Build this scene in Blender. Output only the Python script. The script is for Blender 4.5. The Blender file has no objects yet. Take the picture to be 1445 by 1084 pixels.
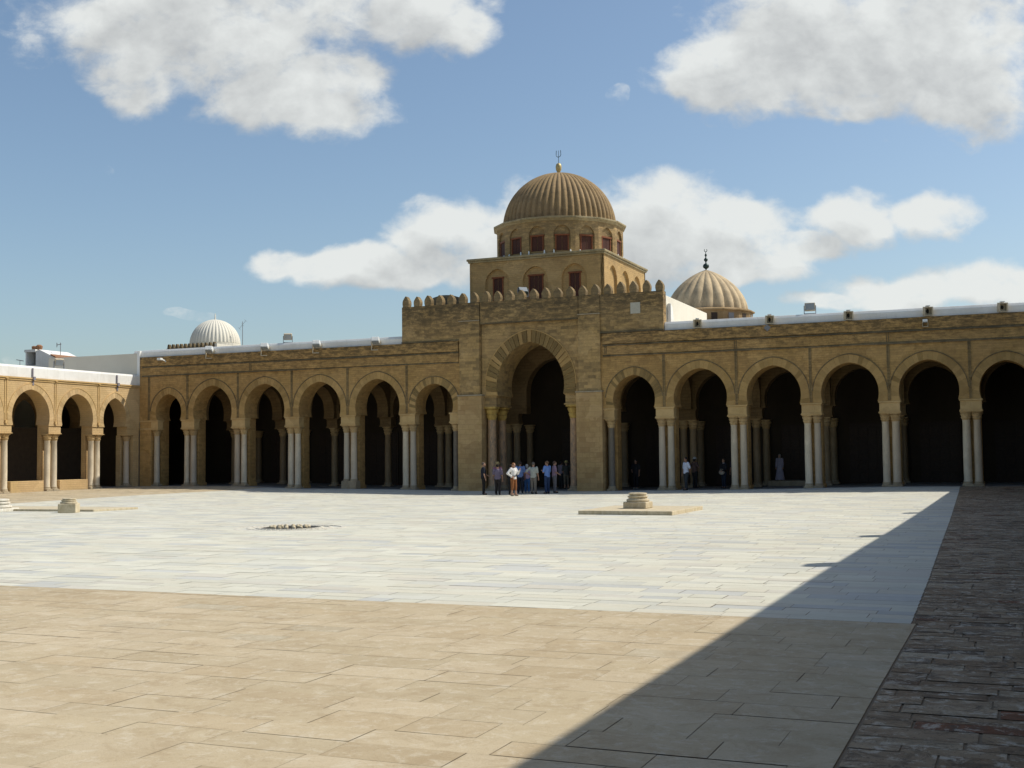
import bpy, bmesh, math, random
from mathutils import Vector, Matrix
random.seed(7)
scene = bpy.context.scene
COL = scene.collection
PI = math.pi

# ------------------------------------------------------------------ helpers
def tag(o, label=None, cat=None, group=None, kind=None):
    if label: o['label'] = label
    if cat: o['category'] = cat
    if group: o['group'] = group
    if kind: o['kind'] = kind
    return o

def thing(name, label, cat, loc=(0, 0, 0), rz=0, group=None):
    o = bpy.data.objects.new(name, None); COL.objects.link(o)
    o.empty_display_size = .3
    o.location = loc; o.rotation_euler = (0, 0, rz)
    return tag(o, label, cat, group)

class MB:
    def __init__(s):
        s.bm = bmesh.new(); s.tint = s.bm.loops.layers.float_color.new('tint')
    def face(s, pts, c=None):
        vs = [s.bm.verts.new(p) for p in pts]
        try: f = s.bm.faces.new(vs)
        except ValueError: return None
        if c is None: c = (1, 1, 1)
        for l in f.loops: l[s.tint] = (c[0], c[1], c[2], 1)
        return f
    def box(s, a, b, c=None, M=None):
        x0, y0, z0 = a; x1, y1, z1 = b
        P = [Vector(p) for p in ((x0,y0,z0),(x1,y0,z0),(x1,y1,z0),(x0,y1,z0),(x0,y0,z1),(x1,y0,z1),(x1,y1,z1),(x0,y1,z1))]
        if M: P = [M @ p for p in P]
        for q in ((3,2,1,0),(4,5,6,7),(0,1,5,4),(1,2,6,5),(2,3,7,6),(3,0,4,7)):
            s.face([P[i] for i in q], c)
        return s
    def prism(s, poly, d0, d1, fr, c=None):
        # poly in (u,z); extruded from depth d0 to d1 in frame fr
        A = [fr(u, z, d0) for u, z in poly]; B = [fr(u, z, d1) for u, z in poly]
        s.face(A, c); s.face(B[::-1], c)
        n = len(poly)
        for i in range(n):
            j = (i+1) % n
            s.face([A[i], B[i], B[j], A[j]], c)
        return s
    def lathe(s, prof, n=20, loc=(0,0,0), c=None, sq=None, rad=None, M=None):
        # prof: (r, z[, squareness]) ; rad(ang, r, z)->r
        rings = []
        for q in prof:
            r, z = q[0], q[1]; k = q[2] if len(q) > 2 else 0
            ring = []
            for i in range(n):
                a = 2*PI*(i+.5)/n
                rr = r
                if k:
                    m = max(abs(math.cos(a)), abs(math.sin(a))); rr = r*((1-k)+k/m)
                if rad: rr = rad(a, rr, z)
                p = Vector((rr*math.cos(a), rr*math.sin(a), z))
                if M: p = M @ p
                ring.append(Vector(loc)+p)
            rings.append(ring)
        V = [[s.bm.verts.new(p) for p in R] for R in rings]
        def ff(vs):
            try: f = s.bm.faces.new(vs)
            except ValueError: return
            cc = c or (1,1,1)
            for l in f.loops: l[s.tint] = (cc[0],cc[1],cc[2],1)
        for a, b in zip(V, V[1:]):
            for i in range(n):
                j = (i+1) % n
                ff([a[i], a[j], b[j], b[i]])
        ff(V[0][::-1]); ff(V[-1])
        return s
    def tube(s, pts, rs, n=10, c=None):
        # chain of capsules
        for i, (p, r) in enumerate(zip(pts, rs)):
            s.ball(p, (r, r, r), c, n)
        for i in range(len(pts)-1):
            a, b = Vector(pts[i]), Vector(pts[i+1]); d = b-a
            if d.length < 1e-6: continue
            M = d.to_track_quat('Z', 'Y').to_matrix().to_4x4()
            s.lathe([(rs[i], 0), (rs[i+1], d.length)], n, a, c, M=M)
        return s
    def ball(s, c0, r, c=None, n=12, M=None):
        prof = []
        k = max(5, n//2)
        for i in range(k+1):
            t = -PI/2+PI*i/k
            prof.append((max(1e-4, math.cos(t)), math.sin(t)))
        S = Matrix.Diagonal((r[0], r[1], r[2], 1))
        if M: S = M @ S
        return s.lathe(prof, n, c0, c, M=S)
    def build(s, name, mat, parent=None, smooth=False, merge=True, loc=None, bevel=0, angle=40):
        if merge: bmesh.ops.remove_doubles(s.bm, verts=s.bm.verts, dist=1e-5)
        bmesh.ops.recalc_face_normals(s.bm, faces=s.bm.faces)
        me = bpy.data.meshes.new(name); s.bm.to_mesh(me); s.bm.free()
        if smooth:
            me.polygons.foreach_set('use_smooth', [True]*len(me.polygons))
            if smooth != 'all':
                try: me.set_sharp_from_angle(angle=math.radians(angle))
                except Exception: pass
        if mat:
            for m in (mat if isinstance(mat, (list, tuple)) else [mat]): me.materials.append(m)
        o = bpy.data.objects.new(name, me); COL.objects.link(o)
        if parent: o.parent = parent
        if loc: o.location = loc
        if bevel:
            b = o.modifiers.new('bevel', 'BEVEL'); b.width = bevel; b.segments = 2; b.limit_method = 'ANGLE'
        return o

def dup(o, parent=None, loc=None, rz=None):
    c = o.copy(); COL.objects.link(c)
    if parent is not None: c.parent = parent
    if loc is not None: c.location = loc
    if rz is not None: c.rotation_euler = (0, 0, rz)
    for ch in o.children:
        dup(ch, c)
    return c

# ------------------------------------------------------------------ ground height
BX = [-31,-28,-21,-16.5,-12.5,-8,-4.6,4.6,8.6,12.7,16.8,20.8,25,31]
B0 = [.14,.13,.13,-.04,-.05,-.1,-.17,-.17,-.12,-.08,0,.08,.1,.12]
B1 = [.08,.06,.03,-.1,-.13,-.19,-.25,-.23,-.19,-.15,-.12,-.08,-.05,0]
def interp(x, X, Y):
    if x <= X[0]: return Y[0]
    for i in range(len(X)-1):
        if x <= X[i+1]:
            t = (x-X[i])/(X[i+1]-X[i]); return Y[i]*(1-t)+Y[i+1]*t
    return Y[-1]
def gh(x, y):
    a = interp(x, BX, B0); b = interp(x, BX, B1)
    if y >= 0: return a
    if y > -5: t = -y/5; t = t*t*(3-2*t); return a*(1-t)+b*t
    if y > -26: t = (-y-5)/21; t = t*t*(3-2*t); return b*(1-t)-.12*t
    if y > -50: t = (-y-26)/24; t = t*t*(3-2*t); return -.12*(1-t)
    return 0.0

# ------------------------------------------------------------------ materials
def newmat(name):
    m = bpy.data.materials.new(name); m.use_nodes = True
    nt = m.node_tree; nt.nodes.clear()
    out = nt.nodes.new('ShaderNodeOutputMaterial'); b = nt.nodes.new('ShaderNodeBsdfPrincipled')
    nt.links.new(b.outputs[0], out.inputs[0])
    return m, nt, b
class NG:
    def __init__(s, nt): s.nt = nt
    def n(s, t, **kw):
        o = s.nt.nodes.new(t)
        for k, v in kw.items(): setattr(o, k, v)
        return o
    def l(s, a, b): s.nt.links.new(a, b)
    def val(s, inp, v):
        if hasattr(v, 'is_linked') or isinstance(v, bpy.types.NodeSocket): s.l(v, inp)
        else: inp.default_value = v
    def math(s, op, a, b=None, clamp=False):
        o = s.n('ShaderNodeMath', operation=op, use_clamp=clamp)
        s.val(o.inputs[0], a)
        if b is not None: s.val(o.inputs[1], b)
        return o.outputs[0]
    def vmath(s, op, a, b=None):
        o = s.n('ShaderNodeVectorMath', operation=op)
        s.val(o.inputs[0], a)
        if b is not None:
            if op == 'SCALE': s.val(o.inputs[3], b)
            else: s.val(o.inputs[1], b)
        return o.outputs['Value'] if op in ('DOT_PRODUCT', 'LENGTH') else o.outputs[0]
    def mix(s, f, a, b, mode='MIX'):
        o = s.n('ShaderNodeMix', data_type='RGBA', blend_type=mode)
        s.val(o.inputs[0], f)
        for i, v in ((6, a), (7, b)):
            if isinstance(v, tuple): v = (v[0], v[1], v[2], 1)
            s.val(o.inputs[i], v)
        return o.outputs[2]
    def noise(s, vec, scale, detail=4, rough=.6, dist=0):
        o = s.n('ShaderNodeTexNoise'); s.l(vec, o.inputs['Vector'])
        o.inputs['Scale'].default_value = scale; o.inputs['Detail'].default_value = detail
        o.inputs['Roughness'].default_value = rough; o.inputs['Distortion'].default_value = dist
        return o.outputs['Fac']
    def ramp(s, f, *stops):
        o = s.n('ShaderNodeValToRGB'); s.val(o.inputs[0], f)
        e = o.color_ramp.elements
        while len(e) > 1: e.remove(e[0])
        e[0].position = stops[0][0]
        first = True
        for p, c in stops:
            if not isinstance(c, tuple): c = (c, c, c)
            if first: el = e[0]; el.position = p; first = False
            else: el = e.new(p)
            el.color = (c[0], c[1], c[2], 1)
        return o.outputs[0]
    def bump(s, h, strength, dist=.02, normal=None):
        o = s.n('ShaderNodeBump'); o.inputs['Strength'].default_value = strength; o.inputs['Distance'].default_value = dist
        s.l(h, o.inputs['Height'])
        if normal: s.l(normal, o.inputs['Normal'])
        return o.outputs[0]

def wallvec(g, world=True):
    # wall-aligned coordinates: (x+y, z) works on faces along either axis
    if world:
        tc = g.n('ShaderNodeNewGeometry').outputs['Position']
    else:
        tc = g.n('ShaderNodeTexCoord').outputs['Object']
    sp = g.n('ShaderNodeSeparateXYZ'); g.l(tc, sp.inputs[0])
    u = g.math('ADD', sp.outputs[0], sp.outputs[1])
    cb = g.n('ShaderNodeCombineXYZ'); g.l(u, cb.inputs[0]); g.l(sp.outputs[2], cb.inputs[1])
    return tc, cb.outputs[0], sp.outputs[2]

def stone(name, base, dark, bw=.55, bh=.19, lichen=0.0, lz=8.0, mortar=.75, varb=.35, tint=False, rough=.9, patch=.5, lightpatch=.3, coursew=1.0, lcol=(.06,.055,.04)):
    m, nt, b = newmat(name); g = NG(nt)
    pos, uv, z = wallvec(g)
    # irregular wobble of courses
    wob = g.n('ShaderNodeTexNoise'); g.l(pos, wob.inputs['Vector']); wob.inputs['Scale'].default_value = 1.3; wob.inputs['Detail'].default_value = 3
    wv = g.vmath('SCALE', g.vmath('SUBTRACT', wob.outputs['Color'], (.5,.5,.5)), .06)
    uv2 = g.vmath('ADD', uv, wv)
    br = g.n('ShaderNodeTexBrick'); g.l(uv2, br.inputs['Vector'])
    br.offset_frequency = 2; br.squash = .7; br.squash_frequency = 3
    br.inputs['Scale'].default_value = 1; br.inputs['Brick Width'].default_value = bw; br.inputs['Row Height'].default_value = bh
    br.inputs['Mortar Size'].default_value = .011; br.inputs['Mortar Smooth'].default_value = .35
    br.inputs['Color1'].default_value = (0,0,0,1); br.inputs['Color2'].default_value = (1,1,1,1); br.inputs['Mortar'].default_value = (.5,.5,.5,1)
    n1 = g.noise(pos, .55, 6, .62)
    n2 = g.noise(pos, 3.2, 6, .7)
    n3 = g.noise(pos, 22, 4, .7)
    # horizontal streaky stains
    sc = g.n('ShaderNodeMapping'); g.l(uv, sc.inputs['Vector']); sc.inputs['Scale'].default_value = (.35, 2.2, 1)
    n4 = g.noise(sc.outputs[0], 1.4, 6, .7)
    col = g.mix(g.ramp(n1, (.32, 0), (.68, 1)), base, tuple(c*.8 for c in base[:2])+(base[2]*.72,))
    col = g.mix(g.math('MULTIPLY', g.ramp(br.outputs['Color'], (.08, 1), (.5, 0)), varb), col, dark)
    col = g.mix(g.math('MULTIPLY', g.ramp(n2, (.45, 0), (.75, 1)), patch), col, dark)
    col = g.mix(g.math('MULTIPLY', g.ramp(n4, (.55, 0), (.8, 1)), lightpatch), col, tuple(min(1, c*1.35) for c in base))
    col = g.mix(g.math('MULTIPLY', br.outputs['Fac'], mortar), col, tuple(c*.55 for c in base))
    vm = g.n('ShaderNodeMapping'); g.l(g.vmath('ADD', uv, g.vmath('SCALE', g.vmath('SUBTRACT', wob.outputs['Color'], (.5,.5,.5)), .9)), vm.inputs['Vector']); vm.inputs['Scale'].default_value = (.55, .9, 1)
    vo = g.n('ShaderNodeTexVoronoi'); g.l(vm.outputs[0], vo.inputs['Vector']); vo.inputs['Scale'].default_value = 1.0
    sv = g.n('ShaderNodeSeparateColor'); g.l(vo.outputs['Color'], sv.inputs[0])
    col = g.mix(g.ramp(sv.outputs[0], (0, .38), (.5, .0)), col, tuple(c*q for c, q in zip(base, (.62, .60, .62))))
    col = g.mix(g.ramp(sv.outputs[1], (.6, 0), (1, .30)), col, tuple(min(1, c*q) for c, q in zip(base, (1.22, 1.28, 1.4))))
    if lichen:
        zz = g.n('ShaderNodeMapRange'); g.l(z, zz.inputs[0]); zz.inputs[1].default_value = lz-1.6; zz.inputs[2].default_value = lz+1.4
        lm = g.n('ShaderNodeMapping'); g.l(uv, lm.inputs['Vector']); lm.inputs['Scale'].default_value = (1.2, 3.4, 1)
        ln = g.noise(lm.outputs[0], 1.5, 8, .78)
        lf = g.math('MULTIPLY', g.ramp(g.math('ADD', ln, g.math('MULTIPLY', zz.outputs[0], .12)), (.50, 0), (.64, 1)), g.math('MULTIPLY', zz.outputs[0], lichen))
        col = g.mix(lf, col, lcol)
    if tint:
        at = g.n('ShaderNodeAttribute', attribute_name='tint')
        col = g.mix(1.0, col, at.outputs['Color'], 'MULTIPLY')
    g.l(col, b.inputs['Base Color']); b.inputs['Roughness'].default_value = rough
    b.inputs['Specular IOR Level'].default_value = .2
    hh = g.math('SUBTRACT', g.math('ADD', g.math('MULTIPLY', n2, .5), g.math('MULTIPLY', n3, .35)), g.math('MULTIPLY', br.outputs['Fac'], .6))
    hh = g.math('ADD', hh, g.math('MULTIPLY', g.ramp(br.outputs['Color'], (0, 0), (1, 1)), .25))
    g.l(g.bump(hh, .7, .022), b.inputs['Normal'])
    return m

def plaster(name, base, dirty, amt=.4, rough=.85, scale=1.0, bump=.4):
    m, nt, b = newmat(name); g = NG(nt)
    pos, uv, z = wallvec(g)
    n1 = g.noise(pos, .8*scale, 6, .65); n2 = g.noise(pos, 9*scale, 5, .7)
    mp = g.n('ShaderNodeMapping'); g.l(uv, mp.inputs['Vector']); mp.inputs['Scale'].default_value = (4*scale, .5*scale, 1)
    n3 = g.noise(mp.outputs[0], 1.5, 5, .7)
    col = g.mix(g.math('MULTIPLY', g.ramp(n1, (.4, 0), (.7, 1)), amt), base, dirty)
    col = g.mix(g.math('MULTIPLY', g.ramp(n3, (.52, 0), (.78, 1)), amt), col, dirty)
    g.l(col, b.inputs['Base Color']); b.inputs['Roughness'].default_value = rough
    b.inputs['Specular IOR Level'].default_value = .2
    g.l(g.bump(n2, bump, .015), b.inputs['Normal'])
    return m

def colmat(name, base, vein, cap=None, rnd=.25, rough=.6, scale=3.0):
    m, nt, b = newmat(name); g = NG(nt)
    tc = g.n('ShaderNodeTexCoord').outputs['Object']
    oi = g.n('ShaderNodeObjectInfo')
    off = g.vmath('ADD', tc, g.vmath('SCALE', oi.outputs['Location'], 3.7))
    mp = g.n('ShaderNodeMapping'); g.l(off, mp.inputs['Vector']); mp.inputs['Scale'].default_value = (1, 1, .45)
    n1 = g.noise(mp.outputs[0], scale, 7, .7, .6); n2 = g.noise(mp.outputs[0], scale*6, 5, .7)
    r = g.n('ShaderNodeTexWhiteNoise', noise_dimensions='3D'); g.l(oi.outputs['Location'], r.inputs['Vector'])
    col = g.mix(g.ramp(n1, (.38, 0), (.66, 1)), base, vein)
    col = g.mix(g.math('MULTIPLY', g.ramp(n2, (.5, 0), (.75, 1)), .35), col, tuple(c*.55 for c in base))
    rs = g.n('ShaderNodeSeparateColor'); g.l(r.outputs['Color'], rs.inputs[0])
    col = g.mix(g.math('MULTIPLY', g.ramp(rs.outputs[1], (.6, 0), (.8, 1)), rnd*.9), col, (base[0]*.62, base[1]*.5, base[2]*.42))
    col = g.mix(g.math('MULTIPLY', g.ramp(rs.outputs[2], (.6, 0), (.8, 1)), rnd*.8), col, (base[0]*.55, base[1]*.58, base[2]*.68))
    dk = g.math('MULTIPLY', r.outputs['Value'], rnd)
    col = g.mix(dk, col, tuple(c*.45 for c in vein))
    g.l(col, b.inputs['Base Color']); b.inputs['Roughness'].default_value = rough
    g.l(g.bump(n2, .35, .01), b.inputs['Normal'])
    return m

def slabmat(name, rough=.6, mott=.35, dark=(.3,.3,.3), light=(1.1,1.1,1.1), bump=.3, stretch=(1, 1, 1), ns=1.6, spec=.3, stain=0.0, staincol=(.2,.15,.1)):
    m, nt, b = newmat(name); g = NG(nt)
    pos = g.n('ShaderNodeNewGeometry').outputs['Position']
    mp = g.n('ShaderNodeMapping'); g.l(pos, mp.inputs['Vector']); mp.inputs['Scale'].default_value = stretch
    at = g.n('ShaderNodeAttribute', attribute_name='tint')
    n1 = g.noise(mp.outputs[0], ns, 8, .7, .4); n2 = g.noise(pos, 14, 6, .75); n3 = g.noise(pos, 60, 3, .7)
    n5 = g.noise(pos, .16, 5, .6)
    col = at.outputs['Color']
    col = g.mix(g.math('MULTIPLY', g.ramp(n1, (.42, 0), (.72, 1)), mott), col, dark, 'MULTIPLY')
    col = g.mix(g.math('MULTIPLY', g.ramp(n2, (.55, 0), (.78, 1)), mott), col, dark, 'MULTIPLY')
    col = g.mix(g.math('MULTIPLY', g.ramp(n2, (.42, 1), (.24, 0)), 0.0), col, light)
    col = g.mix(g.math('MULTIPLY', g.ramp(n5, (.42, 0), (.62, 1)), .28), col, (.82, .8, .76), 'MULTIPLY')
    if stain:
        n6 = g.noise(pos, 2.3, 8, .8, 1.0)
        col = g.mix(g.math('MULTIPLY', g.ramp(n6, (.50, 0), (.60, 1)), stain), col, staincol)
        n8 = g.noise(pos, 34, 4, .6)
        col = g.mix(g.math('MULTIPLY', g.ramp(n8, (.60, 0), (.67, 1)), min(1, stain*1.3)), col, staincol)
        n7 = g.noise(pos, 5.1, 8, .8, .5)
        col = g.mix(g.math('MULTIPLY', g.ramp(n7, (.52, 0), (.61, 1)), stain), col, light)
    g.l(col, b.inputs['Base Color'])
    g.l(g.math('ADD', g.math('MULTIPLY', n2, .25), rough-.12), b.inputs['Roughness'])
    b.inputs['Specular IOR Level'].default_value = spec
    g.l(g.bump(g.math('ADD', g.math('MULTIPLY', n2, .6), g.math('MULTIPLY', n3, .3)), bump, .012), b.inputs['Normal'])
    return m

def plain(name, c, rough=.7, metal=0, var=.15, scale=8, bump=.1):
    m, nt, b = newmat(name); g = NG(nt)
    tc = g.n('ShaderNodeTexCoord').outputs['Object']
    n = g.noise(tc, scale, 5, .65)
    g.l(g.mix(g.ramp(n, (.35, 0), (.7, 1)), c, tuple(x*(1-var) for x in c)), b.inputs['Base Color'])
    b.inputs['Roughness'].default_value = rough; b.inputs['Metallic'].default_value = metal
    b.inputs['Specular IOR Level'].default_value = .3
    g.l(g.bump(n, bump, .01), b.inputs['Normal'])
    return m

M = {}
M['facade'] = stone('sandstone_weathered', (.53,.325,.125), (.22,.135,.057), .42, .13, lichen=1.0, lz=8.4, patch=.8, mortar=.3, varb=.38, lcol=(.045,.038,.025))
M['portal'] = stone('sandstone_portal', (.51,.335,.145), (.18,.125,.062), .5, .19, lichen=.75, lz=9.7, varb=.7, patch=.85, mortar=.35, lcol=(.05,.043,.03))
M['pilaster'] = stone('sandstone_blocks', (.53,.355,.165), (.32,.19,.08), .62, .30, lichen=.6, lz=9.5, varb=.6, patch=.7, mortar=.4)
M['merlon'] = stone('merlon_stone', (.33,.235,.12), (.12,.095,.06), .5, .2, lichen=.55, lz=11.3, patch=.6)
M['ledge'] = stone('ledge_lichen', (.26,.19,.10), (.06,.05,.035), .6, .2, lichen=.6, lz=7, patch=.9, lightpatch=.5)
M['strip'] = stone('strip_stone', (.34,.235,.11), (.12,.09,.05), .5, .17, lichen=.5, lz=7, patch=.8, lcol=(.05,.042,.03))
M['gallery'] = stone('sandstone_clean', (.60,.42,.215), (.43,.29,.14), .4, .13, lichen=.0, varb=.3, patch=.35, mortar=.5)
M['voussoir'] = stone('voussoir_stone', (.525,.335,.135), (.28,.18,.08), 3, 3, tint=True, mortar=0, varb=0, patch=.4)
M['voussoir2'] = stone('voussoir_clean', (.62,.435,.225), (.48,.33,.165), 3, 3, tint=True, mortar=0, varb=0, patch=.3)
M['inner'] = stone('inner_stone_shaded', (.23,.15,.07), (.12,.075,.035), .5, .2, varb=.35)  # sandstone with its colour darkened for the shade inside the arches
M['impost'] = stone('impost_stone', (.60,.41,.19), (.40,.25,.10), 2, 2, mortar=0, varb=0, patch=.7)
M['white'] = plaster('white_limewash', (.76,.75,.71), (.48,.45,.39), .42)
M['cream'] = plaster('cream_limewash', (.66,.62,.52), (.55,.50,.40), .4)
M['beige'] = plaster('beige_plaster', (.62,.57,.47), (.5,.45,.36), .3)
M['ceiling'] = plaster('shade_plaster', (.05,.037,.024), (.03,.023,.016), .4)  # interior shade put into the colour: plaster set near black
M['shaft'] = colmat('column_marble', (.74,.63,.46), (.55,.46,.32), rnd=.4)
M['shaft_vein'] = colmat('veined_marble', (.58,.35,.18), (.20,.16,.115), rnd=.1, scale=7)
M['shaft_dark'] = colmat('grey_granite', (.20,.165,.12), (.13,.11,.085), rnd=.1, scale=9)
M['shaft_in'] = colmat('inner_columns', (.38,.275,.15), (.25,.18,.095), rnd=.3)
M['capital'] = colmat('capital_stone', (.64,.47,.24), (.42,.27,.11), rnd=.35, rough=.85, scale=5)
M['capital_gold'] = colmat('ochre_capital', (.56,.38,.10), (.36,.22,.05), rnd=.1, rough=.8, scale=5)
M['base'] = colmat('base_stone', (.50,.41,.27), (.34,.26,.16), rnd=.3, rough=.9)
M['domefront'] = stone('dome_render', (.34,.235,.125), (.17,.12,.07), .5, .2, mortar=0, varb=0, patch=.85, lightpatch=.2)
M['tower'] = stone('tower_stone', (.50,.335,.15), (.32,.21,.095), .4, .12, lichen=.5, lz=14.2, varb=.35, mortar=.4, patch=.6)
M['coping'] = stone('coping_stone', (.36,.29,.17), (.12,.11,.07), .8, 3, lichen=0, patch=.8)
M['domerear'] = plaster('ribbed_dome_plaster', (.54,.42,.26), (.25,.19,.12), .8)
M['domewhite'] = plaster('white_dome_plaster', (.66,.63,.54), (.6,.54,.42), .3)
M['wood_red'] = plain('red_brown_wood', (.24,.075,.025), .6, var=.5, scale=12)
M['wood_shutter'] = plain('shutter_wood', (.075,.022,.010), .6, var=.5, scale=12)
M['wood_dark'] = plain('dark_wood', (.045,.028,.018), .6, var=.4)
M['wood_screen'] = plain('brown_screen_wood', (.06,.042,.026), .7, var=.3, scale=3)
M['metal_dark'] = plain('dark_metal', (.03,.05,.045), .45, .6)
M['metal_grey'] = plain('grey_metal', (.22,.22,.23), .5, .3)
M['brass'] = plain('old_brass', (.48,.38,.17), .45, .3)
M['lamp_white'] = plain('lamp_white', (.78,.78,.74), .45)
M['lamp_tan'] = plain('lamp_tan', (.52,.44,.31), .6)
M['glass'] = plain('lamp_glass', (.30,.32,.33), .12)
M['lead'] = plain('lead_pipe', (.25,.23,.26), .6, .2)
M['clay'] = plain('clay_pot', (.28,.14,.07), .8)
M['dark'] = plain('dark_void', (.02,.018,.015), .9)
M['marble_floor'] = slabmat('courtyard_marble', .8, .4, (.86,.855,.83), (.68,.67,.60), .3, (.5,1.6,1), 1.2, .15, .2, (.44,.41,.33))
M['tan_floor'] = slabmat('tan_limestone', .8, .55, (.80,.75,.68), (.60,.54,.42), .6, (1,1,1), 1.3, .2, .42, (.34,.255,.15))
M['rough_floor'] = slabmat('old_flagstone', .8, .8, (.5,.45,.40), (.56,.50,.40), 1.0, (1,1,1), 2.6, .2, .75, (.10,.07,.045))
M['joint'] = plain('joint_earth', (.25,.195,.13), .95)
M['earth'] = plain('dry_earth', (.33,.26,.17), .95, scale=.2)

# ------------------------------------------------------------------ setting: ground and paving
def sheet(name, x0, x1, y0, y1, dz, mat, step=2.0, f=gh):
    mb = MB(); bm = mb.bm
    nx = max(1, int(math.ceil((x1-x0)/step))); ny = max(1, int(math.ceil((y1-y0)/step)))
    V = [[bm.verts.new((x0+(x1-x0)*i/nx, y0+(y1-y0)*j/ny, f(x0+(x1-x0)*i/nx, y0+(y1-y0)*j/ny)+dz)) for i in range(nx+1)] for j in range(ny+1)]
    for j in range(ny):
        for i in range(nx):
            bm.faces.new((V[j][i], V[j][i+1], V[j+1][i+1], V[j+1][i]))
    o = mb.build(name, mat, smooth='all', merge=False)
    return tag(o, kind='structure')

sheet('ground', -1500, 1500, -1500, 1500, -1.2, M['earth'], 3000, f=lambda x, y: 0)
sheet('paving_bed', -44, 44, -80, 12, -.010, M['joint'], 1.0)

def slabs(name, xl, xr, y0, y1, hw, lw, pal, mat, gap=.009, zj=.003, dz=0.0, odd=None):
    mb = MB(); y = y0; rnd = random.Random(hash(name) % 1000 if False else len(name)*13)
    k = 0
    while y < y1-.02:
        w = rnd.uniform(*hw); 
        if y+w > y1-.08: w = y1-y
        ya, yb = y, y+w; ym = (ya+yb)/2
        L, R = xl(ym), xr(ym)
        x = L; first = True
        while x < R-.02:
            l = rnd.uniform(*lw)*(rnd.uniform(.35, 1) if first else 1); first = False
            if x+l > R-.25: l = R-x
            xb = x+l
            c = rnd.choice(pal); v = rnd.uniform(.96, 1.035)
            if odd and rnd.random() < odd[0]: c = rnd.choice(odd[1])
            c = tuple(min(1, q*v) for q in c)
            z = rnd.uniform(-zj, zj); tx = rnd.uniform(-zj, zj)*.6; ty = rnd.uniform(-zj, zj)*.6
            g = gap*rnd.uniform(.4, 1.7); n = max(1, int(l/1.2))
            j1, j2, j3, j4 = [rnd.uniform(-.008, .008) for _ in range(4)]
            for i in range(n):
                xa_, xb_ = x+g+(l-2*g)*i/n, x+g+(l-2*g)*(i+1)/n
                mb.face([(xa_, ya+g*.7+j1, gh(xa_, ya)+dz+z-tx-ty), (xb_, ya+g*.7+j1, gh(xb_, ya)+dz+z+tx-ty),
                         (xb_, yb-g*.7+j2, gh(xb_, yb)+dz+z+tx+ty), (xa_, yb-g*.7+j2, gh(xa_, yb)+dz+z-tx+ty)], c)
            x = xb; k += 1
        y = yb
    o = mb.build(name, mat, merge=False)
    return tag(o, kind='structure')

def mr(y): return interp(y, [-52.3, -47, -38, -22, -5, 0], [25.88, 25.74, 25.45, 24.95, 24.43, 24.3])
def ml(y): return interp(y, [-52.3, -23, -15, -5, 0], [-18.0, -18.6, -19.2, -18.8, -18.6])
MW = [(.59,.575,.475), (.61,.595,.495), (.57,.56,.475), (.625,.61,.51), (.595,.565,.465), (.55,.545,.475), (.60,.575,.47)]
MO = [(.51,.51,.47), (.53,.53,.49), (.48,.485,.455), (.55,.525,.45), (.56,.53,.45)]
slabs('marble_paving', ml, mr, -52.3, -.0, (.30,.52), (.45,1.3), MW, M['marble_floor'], .0035, .0015, odd=(.22, MO))
TN = [(.485,.402,.268), (.50,.415,.28), (.476,.395,.262), (.515,.43,.295), (.48,.39,.255)]
TO = [(.47,.41,.295), (.435,.35,.225), (.465,.395,.275)]
slabs('limestone_paving', lambda y: -29.2, lambda y: 25.93, -76, -52.3, (.36,.52), (.6,1.1), TN, M['tan_floor'], .0028, .0008, odd=(.05, TO), dz=0)
slabs('limestone_border', lambda y: -29.2, ml, -52.3, 0, (.45,.7), (.8,1.4), TN, M['tan_floor'], .008, .003, odd=(.12, TO))
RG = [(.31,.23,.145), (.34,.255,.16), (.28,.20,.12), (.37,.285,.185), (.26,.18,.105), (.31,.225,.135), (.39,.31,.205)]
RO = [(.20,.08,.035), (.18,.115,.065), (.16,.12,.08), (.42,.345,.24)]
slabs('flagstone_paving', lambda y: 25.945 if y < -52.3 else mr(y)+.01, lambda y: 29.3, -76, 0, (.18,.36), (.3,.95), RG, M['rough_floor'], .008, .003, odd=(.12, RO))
PG = [(.26,.25,.235), (.29,.28,.26), (.23,.22,.205)]
slabs('portico_paving', lambda y: -38, lambda y: 38, 0, 9.0, (.4,.6), (.7,1.3), PG, M['marble_floor'], .01, .003)
slabs('gallery_paving', lambda y: -38, lambda y: -29.2, -76, 0, (.4,.6), (.7,1.3), PG, M['marble_floor'], .01, .003)
slabs('walkway_paving', lambda y: 29.3, lambda y: 38, -76, 0, (.4,.6), (.7,1.3), PG, M['marble_floor'], .01, .003)

# ------------------------------------------------------------------ arches
def arcprof(cx, r, zs, zc, rise, n=11, t=0.0):
    # pointed horseshoe, from right spring over the apex to the left spring; t offsets outward
    R = (r*r+rise*rise)/(2*r); off = R-r; Ro = R+t
    a1 = math.acos(off/Ro)
    P = []
    if zs-zc < -.45*Ro: a0 = 0; P.append((cx-off+Ro, zs))
    else: a0 = math.asin(max(-1, min(1, (zs-zc)/Ro)))
    for i in range(n+1):
        a = a0+(a1-a0)*i/n
        P.append((cx-off+Ro*math.cos(a), zc+Ro*math.sin(a)))
    return P+[(2*cx-x, z) for x, z in P[-2::-1]]

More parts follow.
